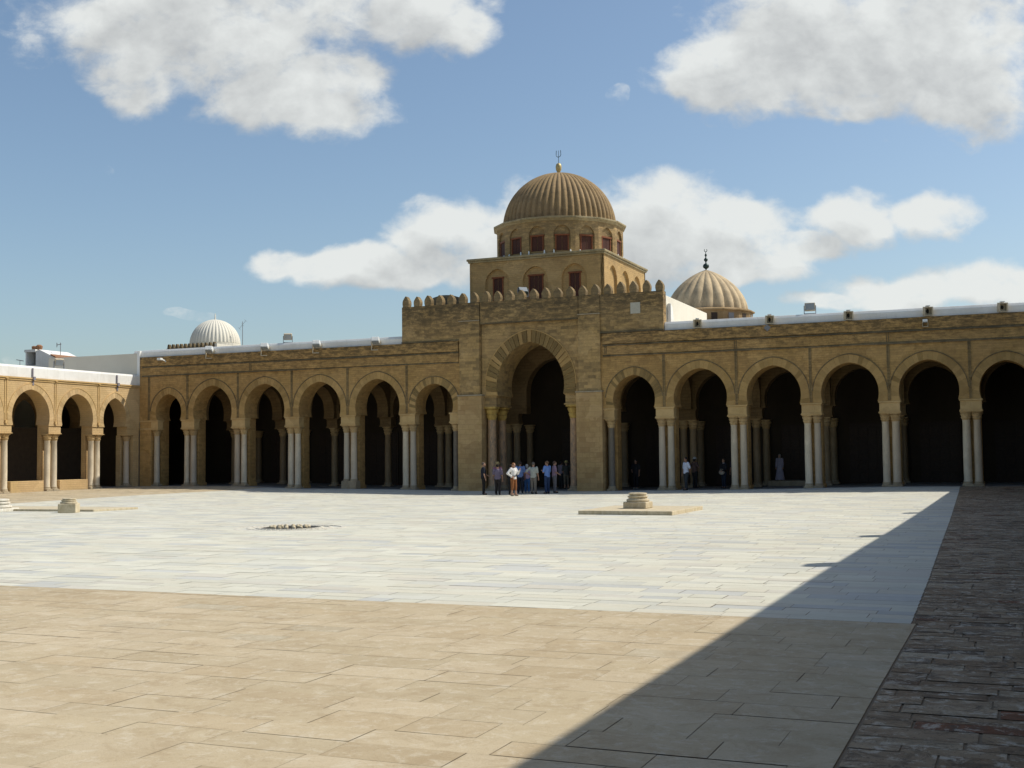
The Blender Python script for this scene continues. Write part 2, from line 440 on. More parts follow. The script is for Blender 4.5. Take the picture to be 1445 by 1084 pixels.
def arcade(mb, fr, u0, u1, zs, zt, d0, d1, arches, c=None):
    """wall from u0 to u1, zs to zt, pierced by arches [(cx,r,zc,rise)]"""
    cur = u0
    bounds = []
    for i, a in enumerate(arches):
        nb = (arches[i+1][0]-arches[i+1][1]+a[0]+a[1])/2 if i+1 < len(arches) else u1
        bounds.append((cur, nb, a)); cur = nb
    for (a0, a1, (cx, r, zc, rise)) in bounds:
        P = arcprof(cx, r, zs, zc, rise, 14)
        poly = [(a0, zs)]+P[::-1]+[(a1, zs), (a1, zt), (a0, zt)]
        apex = P[len(P)//2]
        # split left/right halves to keep faces simple
        Lp = [p for p in P if p[0] <= cx+1e-9][::1]
        Rp = [p for p in P if p[0] >= cx-1e-9]
        left = [(a0, zs)]+Lp[::-1]+[(cx, zt), (a0, zt)]
        right = [(cx, zt)]+Rp[::-1]+[(a1, zs), (a1, zt)]
        for poly in (left, right):
            mb.face([fr(u, z, d0) for u, z in poly], c); mb.face([fr(u, z, d1) for u, z in poly][::-1], c)
        for p, q in zip(P, P[1:]):
            mb.face([fr(p[0], p[1], d0), fr(p[0], p[1], d1), fr(q[0], q[1], d1), fr(q[0], q[1], d0)], c)
        for p, q in (((a0, zs), P[-1]), (P[0], (a1, zs))):
            mb.face([fr(p[0], p[1], d0), fr(p[0], p[1], d1), fr(q[0], q[1], d1), fr(q[0], q[1], d0)], c)
        mb.face([fr(a0, zt, d0), fr(a1, zt, d0), fr(a1, zt, d1), fr(a0, zt, d1)], c)
    for u in (u0, u1):
        mb.face([fr(u, zs, d0), fr(u, zs, d1), fr(u, zt, d1), fr(u, zt, d0)], c)
    return mb

def vring(mb, fr, cx, r, zs, zc, rise, t, d0, d1, n, alt=None, g=.004, rnd=random):
    I = arcprof(cx, r, zs, zc, rise, 60, .004); O = arcprof(cx, r, zs, zc, rise, 60, t)
    m = len(I)-1
    for k in range(n):
        i0 = k*m/n; i1 = (k+1)*m/n
        def at(P, s):
            s = min(max(s, 0), m-1e-6); i = int(s); f = s-i
            return (P[i][0]*(1-f)+P[i+1][0]*f, P[i][1]*(1-f)+P[i+1][1]*f)
        e = g*m/ (3.0*r)
        sub = 3
        v = rnd.uniform(.78, 1.0)
        c = (v, v, v)
        if alt and rnd.random() < alt[0]: k_ = rnd.uniform(.82, 1.18); c = tuple(q*k_ for q in alt[1])
        for s in range(sub):
            a = i0+e+(i1-i0-2*e)*s/sub; b = i0+e+(i1-i0-2*e)*(s+1)/sub
            q = [at(I, a), at(I, b), at(O, b), at(O, a)]
            A = [fr(x, z, d0) for x, z in q]; B = [fr(x, z, d1) for x, z in q]
            mb.face(A, c)
            mb.face([A[1], B[1], B[0], A[0]], c); mb.face([A[3], B[3], B[2], A[2]], c)
            if s == 0: mb.face([A[0], B[0], B[3], A[3]], c)
            if s == sub-1: mb.face([A[2], B[2], B[1], A[1]], c)
    return mb

# prototype columns -------------------------------------------------------
def capital_bm(mb, z0, z1, r, w):
    h = z1-z0
    def rad(a, rr, z):
        t = (z-z0)/h
        if t < .08 or t > .86: return rr
        row = 8
        return rr*(1+.09*abs(math.cos(a*row/2+(0 if t < .45 else PI/2)))*min(1, t*2.5))
    mb.lathe([(r*1.0, z0), (r*1.12, z0+.03), (r*1.02, z0+.06), (r*1.22, z0+h*.22), (r*1.3, z0+h*.38), (r*1.12, z0+h*.42), (r*1.35, z0+h*.6), (r*1.52, z0+h*.74), (r*1.25, z0+h*.76),
              (w*.5*.9, z0+h*.84, .6)], 32, rad=rad)
    mb.lathe([(w*.5*.86, z0+h*.84, 1), (w*.5, z0+h*.88, 1), (w*.5, z1, 1)], 32)
    return mb

def make_column(parent, h, r, capz, w, smat, cmat, base_h=.26, plinth=.0, bmat=None):
    mb = MB()
    z0 = base_h+plinth
    mb.lathe([(r*1.1, z0-.04), (r*1.1, z0+.03), (r*1.02, z0+.07), (r*1.03, (z0+h*.3)), (r*1.0, h*.6), (r*.93, capz-.06), (r*1.0, capz-.04), (r*1.0, capz)], 24)
    c = mb.build('column', smat, parent, smooth=True)
    mb = MB(); capital_bm(mb, capz-.012, h, r*.95, w)
    mb.build('capital', cmat, c, smooth=True, angle=50)
    mb = MB(); zz = plinth
    if plinth: mb.box((-r*1.45, -r*1.45, 0), (r*1.45, r*1.45, plinth-.003))
    mb.box((-r*1.38, -r*1.38, zz), (r*1.38, r*1.38, zz+base_h*.38))
    mb.lathe([(r*1.3, zz+base_h*.36), (r*1.38, zz+base_h*.47), (r*1.3, zz+base_h*.6), (r*1.12, zz+base_h*.68), (r*1.2, zz+base_h*.8), (r*1.22, zz+base_h*.9), (r*1.08, zz+base_h)], 20)
    mb.build('base', bmat or M['base'], c, smooth=True, bevel=.012)
    return c

# ------------------------------------------------------------------ frames
def fr_fac(u, z, d): return Vector((u, d, z))
XE = -29.26; XW = 29.3
def fr_east(u, z, d): return Vector((XE-d, u, z))
def fr_west(u, z, d): return Vector((XW+d, u, z))

# ------------------------------------------------------------------ PRAYER HALL PORTICO
hall = thing('prayer_hall', 'long sandstone prayer hall front with horseshoe arches and crenellated central portal', 'prayer hall', (0, 0, 0))
FL = [-25.18, -21.03, -16.78, -12.55, -8.25]; FRT = [8.46, 12.66, 16.76, 20.88, 24.96]
ZS = 4.67
A_left = [(-26.78, 1.08, 5.2, 1.26), (-23.12, 1.58, 5.17, 1.77), (-18.93, 1.58, 5.17, 1.75), (-14.66, 1.58, 5.17, 1.74), (-10.38, 1.60, 5.17, 1.78), (-6.34, 1.31, 5.12, 1.38)]
A_right = [(6.64, 1.27, 5.15, 1.44), (10.57, 1.54, 5.17, 1.66), (14.72, 1.50, 5.17, 1.65), (18.83, 1.52, 5.17, 1.65), (22.90, 1.52, 5.17, 1.65), (26.72, 1.32, 5.17, 1.46)]
WT = 1.43
for (u0, u1, A) in ((-29.5, -4.3, A_left), (4.35, 29.6, A_right)):
    mb = arcade(MB(), fr_fac, u0, u1, ZS, 9.1, 0, WT, A)
    mb.build('arcade_wall', M['facade'], hall)
for A in (A_left, A_right):
    for i, (cx, r, zc, rise) in enumerate(A):
        mb = MB()
        narrow = abs(abs(cx)-6.5) < .3
        vring(mb, fr_fac, cx, r, ZS, zc, rise, .44, -.012, .01, 30 if narrow else 26, (.42, (.55,.58,.60)) if narrow else (.12, (.75,.75,.72)), g=.006)
        mb.build('voussoir_ring', M['voussoir'], hall, merge=False)
# outer label groove line around each arch (thin raised brick roll)
for A in (A_left, A_right):
    for (cx, r, zc, rise) in A:
        mb = MB()
        I = arcprof(cx, r, 5.3, zc, rise, 24, .445); O = arcprof(cx, r, 5.3, zc, rise, 24, .49)
        for k in range(len(I)-1):
            q = [I[k], I[k+1], O[k+1], O[k]]
            Aq = [fr_fac(x, z, -.045) for x, z in q]; Bq = [fr_fac(x, z, .01) for x, z in q]
            mb.face(Aq); mb.face([Aq[1], Bq[1], Bq[0], Aq[0]]); mb.face([Aq[3], Bq[3], Bq[2], Aq[2]])
        mb.build('arch_label', M['ledge'], hall)
# frieze bands, ledges and fillets
for (u0, u1) in ((-29.0, -4.62), (4.8, 29.25)):
    mb = MB(); mb.box((u0, -.05, 7.82), (u1, -.002, 8.34)); mb.build('frieze', M['facade'], hall)
    mb = MB(); mb.box((u0, -.085, 8.46), (u1, -.003, 9.08)); mb.build('frieze', M['facade'], hall)
    rr = random.Random(3 if u0 < 0 else 4)
    for z in (7.72, 8.34):   # rough, lichen-stained ledge courses
        N = int((u1-u0)/.28); P = []; p = .11; zz = 0; zb = 0
        mb = MB(); V = []
        for i in range(N+1):
            x = u0+(u1-u0)*i/N
            p = min(.15, max(.03, p+rr.uniform(-.035, .035))); zz = min(.025, max(-.03, zz+rr.uniform(-.012, .012))); zb = min(.015, max(-.02, zb+rr.uniform(-.01, .01)))
            V.append([mb.bm.verts.new(q) for q in ((x, -.001, z+zb), (x, -p, z+zb), (x, -p*.92, z+.085+zz), (x, -.001, z+.10+zz))])
        for a, b in zip(V, V[1:]):
            for i in range(4): mb.bm.faces.new((a[i], b[i], b[(i+1) % 4], a[(i+1) % 4]))
        mb.bm.faces.new(V[0]); mb.bm.faces.new(V[-1][::-1])
        mb.build('ledge', M['ledge'], hall)
def strip(x, z0, z1, d):
    mb = MB()
    P = [(x-.075, -.001), (x-.075, -d), (x-.03, -d), (x-.03, -d*.3), (x+.03, -d*.3), (x+.03, -d), (x+.075, -d), (x+.075, -.001)]
    A = [Vector((a, b, z0)) for a, b in P]; B = [Vector((a, b, z1)) for a, b in P]
    mb.face(A); mb.face(B)
    for i in range(8): j = (i+1) % 8; mb.face([A[i], A[j], B[j], B[i]])
    return mb.build('pilaster_strip', M['strip'], hall)
for x in FL+FRT+[-28.45, 28.3]: strip(x, ZS+.02, 7.7, .045)
for x in (-20.0, 12.66, 20.88, 4.95): strip(x, 7.85, 8.33, .08)
# white parapet on the facade
for (u0, u1) in ((-29.9, -8.58), (8.52, 30.5)):
    mb = MB()
    mb.prism([(0.10, 9.09), (0.10, 9.45), (.2, 9.60), (.55, 9.60), (.62, 9.09)], u0, u1, lambda u, z, d: Vector((d, u, z)))
    mb.build('parapet', M['white'], hall, bevel=.02)
# beige wall of the hall running east behind the gallery roof
mb = MB(); mb.box((-37.6, .05, -1), (-29.52, .6, 9.40)); mb.build('side_wall', M['beige'], hall)
mb = MB(); mb.box((29.62, .05, -1), (42.3, .6, 9.6)); mb.build('side_wall', M['beige'], hall)
mb = MB(); mb.box((-29.50, -.03, 7.0), (-29.27, .6, 9.56)); mb.build('parapet_return', M['white'], hall)
# roof and back
mb = MB(); mb.box((-37.6, .65, 8.75), (-4.55, 9.28, 9.05)); mb.build('roof', M['white'], hall)
mb = MB(); mb.box((4.7, .65, 8.75), (42, 9.28, 9.05)); mb.build('roof', M['white'], hall)
mb = MB(); mb.box((-37.6, 9.29, 8.75), (42, 46, 9.05)); mb.build('roof', M['white'], hall)
mb = MB(); mb.box((-4.54, 5.1, 8.745), (4.69, 5.7, 10.59)); mb.build('inner_wall', M['inner'], hall)
mb = MB(); mb.box((-4.54, 8.9, 8.745), (4.69, 9.3, 10.59)); mb.box((-4.75, .92, 8.2), (-4.545, 9.2, 10.59)); mb.box((4.695, .92, 8.2), (4.9, 9.2, 10.59)); mb.build('inner_wall', M['inner'], hall)
mb = MB(); mb.box((-37.6, .62, -1), (-37.1, 46, 8.74)); mb.box((41.5, .62, -1), (42, 46, 8.74)); mb.box((-37.1, 45.5, -1), (41.5, 46, 8.74))
mb.build('outer_wall', M['beige'], hall)

# piers, imposts, columns in front
FX = [(-25.18,), (-21.03,), (-16.78,), (-12.55,), (-8.25,), (8.46,), (12.66,), (16.76,), (20.88,), (24.96,)]
def impost(mb, u0, u1, y0, y1, z0, z1):
    mb.box((u0, y0, z0+.11), (u1, y1, z1-.09))
    mb.box((u0-.05, y0-.05, z1-.088), (u1+.05, y1+.05, z1-.002))
    mb.box((u0-.03, y0-.03, z0+.052), (u1+.03, y1+.03, z0+.108))
    mb.box((u0-.05, y0-.05, z0), (u1+.05, y1+.05, z0+.05))
colA = make_column(hall, 3.98, .195, 3.52, .56, M['shaft'], M['capital'])
colB = make_column(hall, 3.98, .195, 3.52, .56, M['shaft'], M['capital'], base_h=.2, plinth=.42)
firstA = [True]; firstB = [True]
def place(proto, flag, x, y, z, rz=0, parent=None):
    if flag[0]:
        flag[0] = False; proto.location = (x, y, z); proto.rotation_euler = (0, 0, rz); return proto
    return dup(proto, parent or hall, (x, y, z), rz)
rr = random.Random(5)
for (x,) in FX:
    gz = gh(x, .2)
    for s in (-.265, .265):
        usB = abs(x+12.55) < .1
        o = place(colB if usB else colA, firstB if usB else firstA, x+s, .33, gz, rr.choice([0, PI/2, PI]))
        k = (4.02-gz)/3.98; o.scale = (rr.uniform(.94, 1.06),)*2+(k,)
    mb = MB(); impost(mb, x-.53, x+.53, .04, .62, 4.02, ZS); mb.build('impost', M['impost'], hall, bevel=.012)
    mb = MB(); mb.box((x-.47, .63, gz-.1), (x+.47, 1.40, ZS-.002)); mb.box((x-.53, .60, gz-.1), (x+.53, 1.46, gz+.22)); mb.build('pier', M['facade'], hall, bevel=.015)
# corner half pairs
for x, cxx in ((-28.5, -28.02), (28.75, 28.3)):
    gz = gh(x, .2); o = place(colA, firstA, cxx, .33, gz); k = (4.02-gz)/3.98; o.scale = (1, 1, k)
    a, b = (x-.75, x+.62) if x < 0 else (x-.75, x+.5)
    mb = MB(); impost(mb, min(a, cxx-.3), max(b if x > 0 else cxx+.3, cxx+.3), .04, .62, 4.02, ZS); mb.build('impost', M['impost'], hall, bevel=.012)
    mb = MB()
    if x < 0: mb.box((-29.25, .02, -.3), (-28.3, 1.40, ZS-.002)); mb.box((-28.3, .63, -.3), (-27.85, 1.40, ZS-.003))
    else: mb.box((28.6, .02, -.3), (29.28, 1.40, ZS-.002)); mb.box((28.05, .63, -.3), (28.6, 1.40, ZS-.003))
    mb.build('pier', M['facade'], hall)
# dark single columns beside the portal
cd = make_column(hall, 3.98, .19, 3.5, .6, M['shaft_dark'], M['capital'])
fd = [True]
for x in (-4.98, 5.12):
    gz = gh(x, .2); o = place(cd, fd, x, .33, gz); o.scale = (1, 1, (4.02-gz)/3.98)
    mb = MB(); s = -1 if x < 0 else 1
    impost(mb, min(x+s*.3, x-s*.35), max(x+s*.3, x-s*.35), .04, .62, 4.02, ZS); mb.build('impost', M['impost'], hall, bevel=.012)
    mb = MB(); mb.box((min(x+s*.28, x-s*.3), .63, -.3), (max(x+s*.28, x-s*.3), 1.40, ZS-.002)); mb.build('pier', M['facade'], hall)

# ---- portal block
PC = .06
PD = 2.5      # depth of the portal wall
mb = MB()
pa = (PC+.02, 2.2, 6.22, 2.62)
arcade(mb, fr_fac, -3.12, 3.24, 5.62, 10.1, .16, PD, [pa])
mb.build('portal_wall', M['portal'], hall)
mb = MB(); vring(mb, fr_fac, pa[0], pa[1], 5.62, pa[2], pa[3], .72, .10, .17, 33, (.5, (.48,.50,.50)), g=.022, rnd=random.Random(9)); mb.build('voussoir_ring', M['voussoir'], hall, merge=False)
mb = MB()
for A0, B0_ in ((.725, .79),):
    I = arcprof(pa[0], pa[1], 6.2, pa[2], pa[3], 30, A0); O = arcprof(pa[0], pa[1], 6.2, pa[2], pa[3], 30, B0_)
    for k in range(len(I)-1):
        q = [I[k], I[k+1], O[k+1], O[k]]
        Aq = [fr_fac(x, z, .115) for x, z in q]; Bq = [fr_fac(x, z, .17) for x, z in q]
        mb.face(Aq); mb.face([Aq[1], Bq[1], Bq[0], Aq[0]]); mb.face([Aq[3], Bq[3], Bq[2], Aq[2]])
mb.build('arch_label', M['voussoir'], hall)
# central parapet band above portal
mb = MB(); mb.box((-3.14, .0, 10.13), (3.26, .62, 11.43)); mb.build('parapet_band', M['portal'], hall)
mb = MB(); mb.box((-3.12, -.05, 10.05), (3.24, .158, 10.125)); mb.build('ledge', M['ledge'], hall, bevel=.008)
# pilasters
for s, (a, b, la, lb) in ((-1, (-4.52, -3.16, -4.60, -2.98)), (1, (3.28, 4.66, 3.14, 4.76))):
    mb = MB(); mb.box((a, -.12, 5.72), (b, .9, 10.28)); mb.box((a+.02, -.05, 10.28), (b-.02, .8, 11.44))
    mb.build('pilaster', M['portal'], hall, bevel=.02)
    mb = MB(); mb.box((la, -.26, -.4), (lb, .9, 5.64)); mb.build('pilaster_base', M['pilaster'], hall, bevel=.03)
    mb = MB(); mb.box((la-.03, -.30, 5.642), (lb+.03, .6, 5.72)); mb.build('string_course', M['base'], hall, bevel=.01); mb = MB(); mb.box((a-.02, -.16, 10.26), (b+.02, -.125, 10.32)); mb.build('string_course', M['base'], hall, bevel=.01)
# wings of the crenellated block
for u0, u1 in ((-8.56, -4.5), (4.66, 8.5)):
    mb = MB(); mb.box((u0, -.012, 9.11), (u1, .6, 11.42)); mb.build('crenellated_wall', M['portal'], hall)
    mb = MB(); mb.box((u0, -.115, 9.10), (u1, -.013, 9.19))
    mb.build('ledge', M['ledge'], hall, bevel=.008)
# merlons
def merlon():
    mb = MB()
    P = [(-.20, 0), (.20, 0), (.235, .20), (.235, .33), (.20, .43), (.13, .54), (.055, .635), (0, .68), (-.055, .635), (-.13, .54), (-.20, .43), (-.235, .33), (-.235, .20)]
    mb.prism(P, 0, .42, fr_fac)
    return mb.build('merlon', M['merlon'], hall, bevel=.02)
m0 = merlon()
for i in range(22):
    x = -8.33+i*(16.6/21)
    o = m0 if i == 0 else dup(m0, hall)
    o.location = (x, .03, 11.40); o.rotation_euler = (rr.uniform(-.02, .02), rr.uniform(-.03, .03), rr.uniform(-.04, .04))
    o.scale = (rr.uniform(.93, 1.06), 1, rr.uniform(.93, 1.08))
mb = MB(); mb.box((6.53, -.04, 10.17), (7.12, -.014, 10.82)); mb.build('stone_plaque', plain('plaque_stone', (.50,.47,.38), .8), hall)
mb = MB(); mb.box((8.2, .62, 9.05), (8.5, 10.7, 11.22)); mb.build('nave_wall', M['cream'], hall, bevel=.04)
mb = MB()
mb.prism([(.75, 9.05), (1.9, 9.05), (1.9, 9.3), (1.45, 9.75), (1.25, 10.3), (1.1, 10.6), (.75, 10.75)], 8.52, 8.75, lambda u, z, d: Vector((d, u, z)))
mb.build('buttress', M['white'], hall, bevel=.04)
mb = MB(); mb.box((-8.5, .62, 9.05), (-8.2, 3.0, 11.2)); mb.build('nave_wall', M['cream'], hall)
mb = MB(); mb.box((-8.2, .62, 10.6), (8.2, 10.7, 10.8)); mb.build('nave_roof', M['cream'], hall)

# portal columns
cp = make_column(hall, 4.92, .265, 4.15, .84, M['shaft_vein'], M['capital_gold'], base_h=.3)
fp = [True]
for x in (-2.62, 2.76):
    for y in (.50, 2.05):
        gz = gh(x, .2); o = place(cp, fp, x, y, gz); o.scale = (1, 1, (4.96-gz)/4.92)
    s = -1 if x < 0 else 1
    mb = MB(); a, b = (x-.4, x+.44) if x < 0 else (x-.44, x+.4)
    mb.box((a, .2, 5.06), (b, PD-.04, 5.56)); mb.box((a-.04, .16, 5.562), (b+.04, PD, 5.617)); mb.box((a-.06, .10, 4.96), (b+.06, PD, 5.058))
    mb.build('impost', M['portal'], hall, bevel=.012)
    mb = MB(); mb.box((x-.36 if x < 0 else x+.2, .95, -.3), (x-.2 if x < 0 else x+.38, PD-.1, 4.955)); mb.build('pier', M['inner'], hall)
# ---- inside: second row and hall wall
R2 = 5.0
fx = [-29.2, -25.18, -21.03, -16.78, -12.55, -8.25, -3.3, 3.4, 8.46, 12.66, 16.76, 20.88, 24.96, 29.2]
ci = make_column(hall, 3.98, .22, 3.45, .62, M['shaft_in'], M['capital'])
fi = [True]
A2 = []
for a, b in zip(fx, fx[1:]):
    hw = (b-a)/2-.58; rr_ = min(hw, 1.6)
    if a == -3.3: A2.append(((a+b)/2, 2.2, 6.0, 2.2))
    else: A2.append(((a+b)/2, rr_, 5.15, rr_*1.12))
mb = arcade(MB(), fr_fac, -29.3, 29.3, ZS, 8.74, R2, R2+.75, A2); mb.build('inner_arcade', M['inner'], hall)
for x in fx[1:-1]:
    gz = gh(x, 1)
    for dx in ((-.3, .3) if abs(x) < 9 else (0,)):
        o = place(ci, fi, x+dx, R2+.38, gz); o.scale = (1, 1, (4.02-gz)/3.98)
    mb = MB(); impost(mb, x-(.55 if abs(x) < 9 else .42), x+(.55 if abs(x) < 9 else .42), R2+.03, R2+.72, 4.02, ZS); mb.build('impost', M['inner'], hall)
    # transverse arch between front pier and inner row
    if abs(x) > 4:
        fr = (lambda X: (lambda u, z, d: Vector((X+d, u, z))))(x)
        mb = arcade(MB(), fr, WT+.02, R2-.02, ZS, 8.74, -.4, .4, [((WT+R2)/2, 1.42, 5.1, 1.7)]); mb.build('transverse_arch', M['inner'], hall)
# hall wall with wooden doors and engaged columns
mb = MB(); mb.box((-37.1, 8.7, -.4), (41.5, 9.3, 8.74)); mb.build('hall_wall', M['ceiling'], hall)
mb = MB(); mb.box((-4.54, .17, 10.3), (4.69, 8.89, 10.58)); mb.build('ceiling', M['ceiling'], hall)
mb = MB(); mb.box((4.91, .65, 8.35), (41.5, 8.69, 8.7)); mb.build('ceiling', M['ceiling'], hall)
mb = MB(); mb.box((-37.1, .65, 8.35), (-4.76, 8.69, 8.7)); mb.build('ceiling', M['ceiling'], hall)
def hall_door(cx):
    mb = MB(); mb.box((cx-1.15, 8.62, -.1), (cx+1.15, 8.698, 3.7))
    d = mb.build('hall_door', M['wood_dark'], hall)
    mb = MB()
    for i in range(4):
        for j in range(5):
            mb.box((cx-1.08+i*.55, 8.59, .1+j*.7), (cx-.62+i*.55, 8.618, .68+j*.7))
    mb.build('panel', M['wood_dark'], d, bevel=.01)
for a, b in zip(fx, fx[1:]): hall_door((a+b)/2)
for x in fx[1:-1]:
    gz = gh(x, 1)
    o = dup(ci, hall, (x, 8.42, gz)); o.scale = (1, 1, (4.02-gz)/3.98)
mb = MB(); mb.box((13.1, 6.2, -.12), (16.3, 8.1, .265)); mb.build('stone_step', M['base'], hall, bevel=.02)

# ------------------------------------------------------------------ GALLERIES along the sides of the court
def gallery(name, label, fr, sgn, fills, arches, y_end, detail_from, front_mat, ring_mat, wall_mat):
    g = thing(name, label, 'gallery', (0, 0, 0))
    zs = 4.24; u0, u1 = y_end, -.02
    mb = arcade(MB(), fr, u0, u1, zs, 7.1, 0, 1.05, arches); mb.build('arcade_wall', front_mat, g)
    mb = MB()
    for (cx, r, zc, rise) in arches: vring(mb, fr, cx, r, zs, zc, rise, .36, -.02, .01, 26, (.1, (.85,.82,.8)), g=.003)
    mb.build('voussoir_ring', ring_mat, g, merge=False)
    mb = MB()
    def bx(u0, u1, z0, z1, d0, d1, m=mb):
        a = fr(u0, z0, d0); b = fr(u1, z1, d1)
        m.box((min(a.x, b.x), min(a.y, b.y), min(a.z, b.z)), (max(a.x, b.x), max(a.y, b.y), max(a.z, b.z)))
    bx(u0, u1, 7.04, 7.13, -.09, -.001); bx(u0, u1, 6.93, 6.985, -.05, -.001)
    for u in fills:
        bx(u-.10, u-.05, zs+.02, 6.92, -.035, -.001); bx(u+.05, u+.10, zs+.02, 6.92, -.035, -.001); bx(u-.09, u+.09, 6.985, 7.04, -.13, -.001)
        bx(u-.08, u+.08, zs+.02, zs+.22, -.10, -.002)
    for (cx, r, zc, rise) in arches:
        I = arcprof(cx, r, 4.9, zc, rise, 24, .365); O = arcprof(cx, r, 4.9, zc, rise, 24, .405)
        for k in range(len(I)-1):
            q = [I[k], I[k+1], O[k+1], O[k]]
            Aq = [fr(x, z, -.04) for x, z in q]; Bq = [fr(x, z, .01) for x, z in q]
            mb.face(Aq); mb.face([Aq[1], Bq[1], Bq[0], Aq[0]]); mb.face([Aq[3], Bq[3], Bq[2], Aq[2]])
    mb.build('cornice', M['impost'], g)
    mb = MB(); mb.prism([(.06, 7.1), (.06, 7.75), (.14, 7.87), (.55, 7.87), (.6, 7.1)], u0, u1, lambda u, z, d: fr(d, z, u)); mb.build('parapet', M['white'], g, bevel=.02)
    mb = MB(); bx(u0, u1, 7.0, 7.12, .62, 8.7, mb); mb.build('roof', M['white'], g)
    mb = MB(); bx(u0, u1, -1, 7.6, 8.7, 9.2, mb); mb.build('back_wall', wall_mat, g)
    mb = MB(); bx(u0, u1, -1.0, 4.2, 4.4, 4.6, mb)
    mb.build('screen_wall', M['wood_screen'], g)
    mb = arcade(MB(), fr, u0, u1, 4.22, 6.98, 4.1, 4.9, [(c, r*.95, zc, rise*.9) for c, r, zc, rise in arches]); mb.build('inner_arcade', M['inner'], g)
    flag = [True]
    col = make_column(g, 3.62, .19, 3.2, .56, M['shaft'], M['capital'])
    for u in fills:
        p0 = fr(u, 0, .38); gz = gh(p0.x, u)
        for s in (-.29, .29):
            p = fr(u+s, 0, .36); o = place(col, flag, p.x, p.y, gz, 0, g); o.scale = (1, 1, (3.65-gz)/3.62)
        mb = MB(); bx(u-.52, u+.52, 3.70, 4.15, .03, .68, mb); bx(u-.57, u+.57, 4.152, 4.236, -.02, .7, mb); bx(u-.57, u+.57, 3.65, 3.698, -.02, .7, mb)
        mb.build('impost', M['gallery'], g, bevel=.01)
        mb = MB(); bx(u-.45, u+.45, gz-.1, 4.236, .705, 1.03, mb); mb.build('pier', M['gallery'], g, bevel=.01)
    # corner column and pier against the prayer hall front
    p = fr(-.93, 0, .36); gz = gh(p.x, -.9); o = dup(col, g, (p.x, p.y, gz)); o.scale = (1, 1, (3.65-gz)/3.62)
    mb = MB(); bx(-1.25, -.03, 3.65, 4.236, .03, .9, mb); bx(-1.28, -.03, 4.1, 4.235, -.01, .02, mb); mb.build('impost', front_mat, g)
    mb = MB(); bx(-.62, -.03, -.2, 3.648, .04, 1.03, mb); bx(-1.2, -.62, -.2, 3.648, .66, 1.02, mb); mb.build('pier', front_mat, g)
    mb = MB(); bx(-.12, -.04, -1, 6.98, 1.1, 8.68, mb); mb.build('shade_panel', M['ceiling'], g)  # added near-black panel, its colour stands in for shade at the gallery end
    # low bench walls between the columns
    for i in range(len(fills)-1):
        mb = MB(); a, b = fills[i+1]+.62, fills[i]-.75
        bx(a, b, -.2, gh(fr(0,0,0).x, -8)+.66, .15, .95, mb); mb.build('bench', front_mat, g, bevel=.02)
    return g, bx
fE = [-4.09, -7.98, -12.06, -16.1, -20.15, -24.2, -28.25, -32.3]
aE = [(-30.27, 1.52, 4.72, 1.6), (-26.22, 1.52, 4.72, 1.6), (-22.17, 1.52, 4.72, 1.6), (-18.12, 1.52, 4.72, 1.6), (-14.08, 1.52, 4.72, 1.68), (-10.02, 1.54, 4.72, 1.68), (-6.03, 1.42, 4.72, 1.56), (-2.5, 1.12, 4.72, 1.44)]
gal, gbx = gallery('gallery', 'sunlit golden gallery with horseshoe arches and white parapet at the left', fr_east, 1, fE, aE, -32.9, 0, M['gallery'], M['voussoir2'], M['beige'])
fWy = [-4.09-4.05*i for i in range(17)]
aW = [(-4.09-4.05*i-2.02, 1.5, 4.72, 1.6) for i in range(17)][::-1]+[(-2.5, 1.12, 4.72, 1.44)]
galw, _ = gallery('gallery', 'shaded gallery on the right side of the courtyard whose shadow falls across the paving', fr_west, -1, fWy, aW, -73.2, 0, M['facade'], M['voussoir'], M['beige'])
# dark vertical drain stains / pipes on the white parapet of the sunlit gallery
def pipe(y):
    mb = MB(); mb.box((XE-.055, y-.045, 7.22), (XE+.02, y+.045, 7.74)); mb.box((XE-.0, y-.09, 6.98), (XE+.16, y+.09, 7.2)); mb.box((XE+.001, y-.06, 6.66), (XE+.05, y+.06, 6.978))
    return mb.build('drain_spout', M['lead'], gal, bevel=.01)
pipe(-9.9); pipe(-2.3)

# ------------------------------------------------------------------ DOMED TOWER above the portal
TX, TY, TW = -.66, 7.6, 4.55
tower = thing('domed_tower', 'square stone tower with a red-shuttered drum and large brown ribbed dome behind the portal', 'dome tower', (TX, TY, 9.05))
def tf(side):
    R = Matrix.Rotation(side*PI/2, 3, 'Z')
    return lambda u, z, d: R @ Vector((u, -TW+d, z))
zt = 14.55-9.05
for side in range(4):
    fr = tf(side)
    bl = [(-2.62, .84, 3.45, 1.42), (0, .86, 3.45, 1.42), (2.62, .84, 3.45, 1.42)]
    mb = arcade(MB(), fr, -TW, TW, 1.4, zt, 0, .18, [(a, r, 3.95, .93) for a, r, _, _ in bl])
    mb.box((0, 0, 0), (0, 0, 0)) if False else None
    R = Matrix.Rotation(side*PI/2, 4, 'Z')
    mb.box((-TW, -TW, 0), (TW, -TW+.18, 1.398), M=R)
    mb.build('tower_wall', M['tower'], tower)
mb = MB(); mb.box((-TW+.18, -TW+.18, 0), (TW-.18, TW-.18, zt-.02)); mb.build('tower_core', M['tower'], tower)
mb = MB()
mb.box((-TW-.10, -TW-.10, zt-.14), (TW+.10, TW+.10, zt-.02)); mb.box((-TW-.17, -TW-.17, zt-.018), (TW+.17, TW+.17, zt+.13))
mb.build('coping', M['coping'], tower, bevel=.04)
mb = MB(); mb.lathe([(TW*1.0, zt+.132, 1), (3.9, zt+.3)], 32); mb.build('tower_roof', M['cream'], tower)
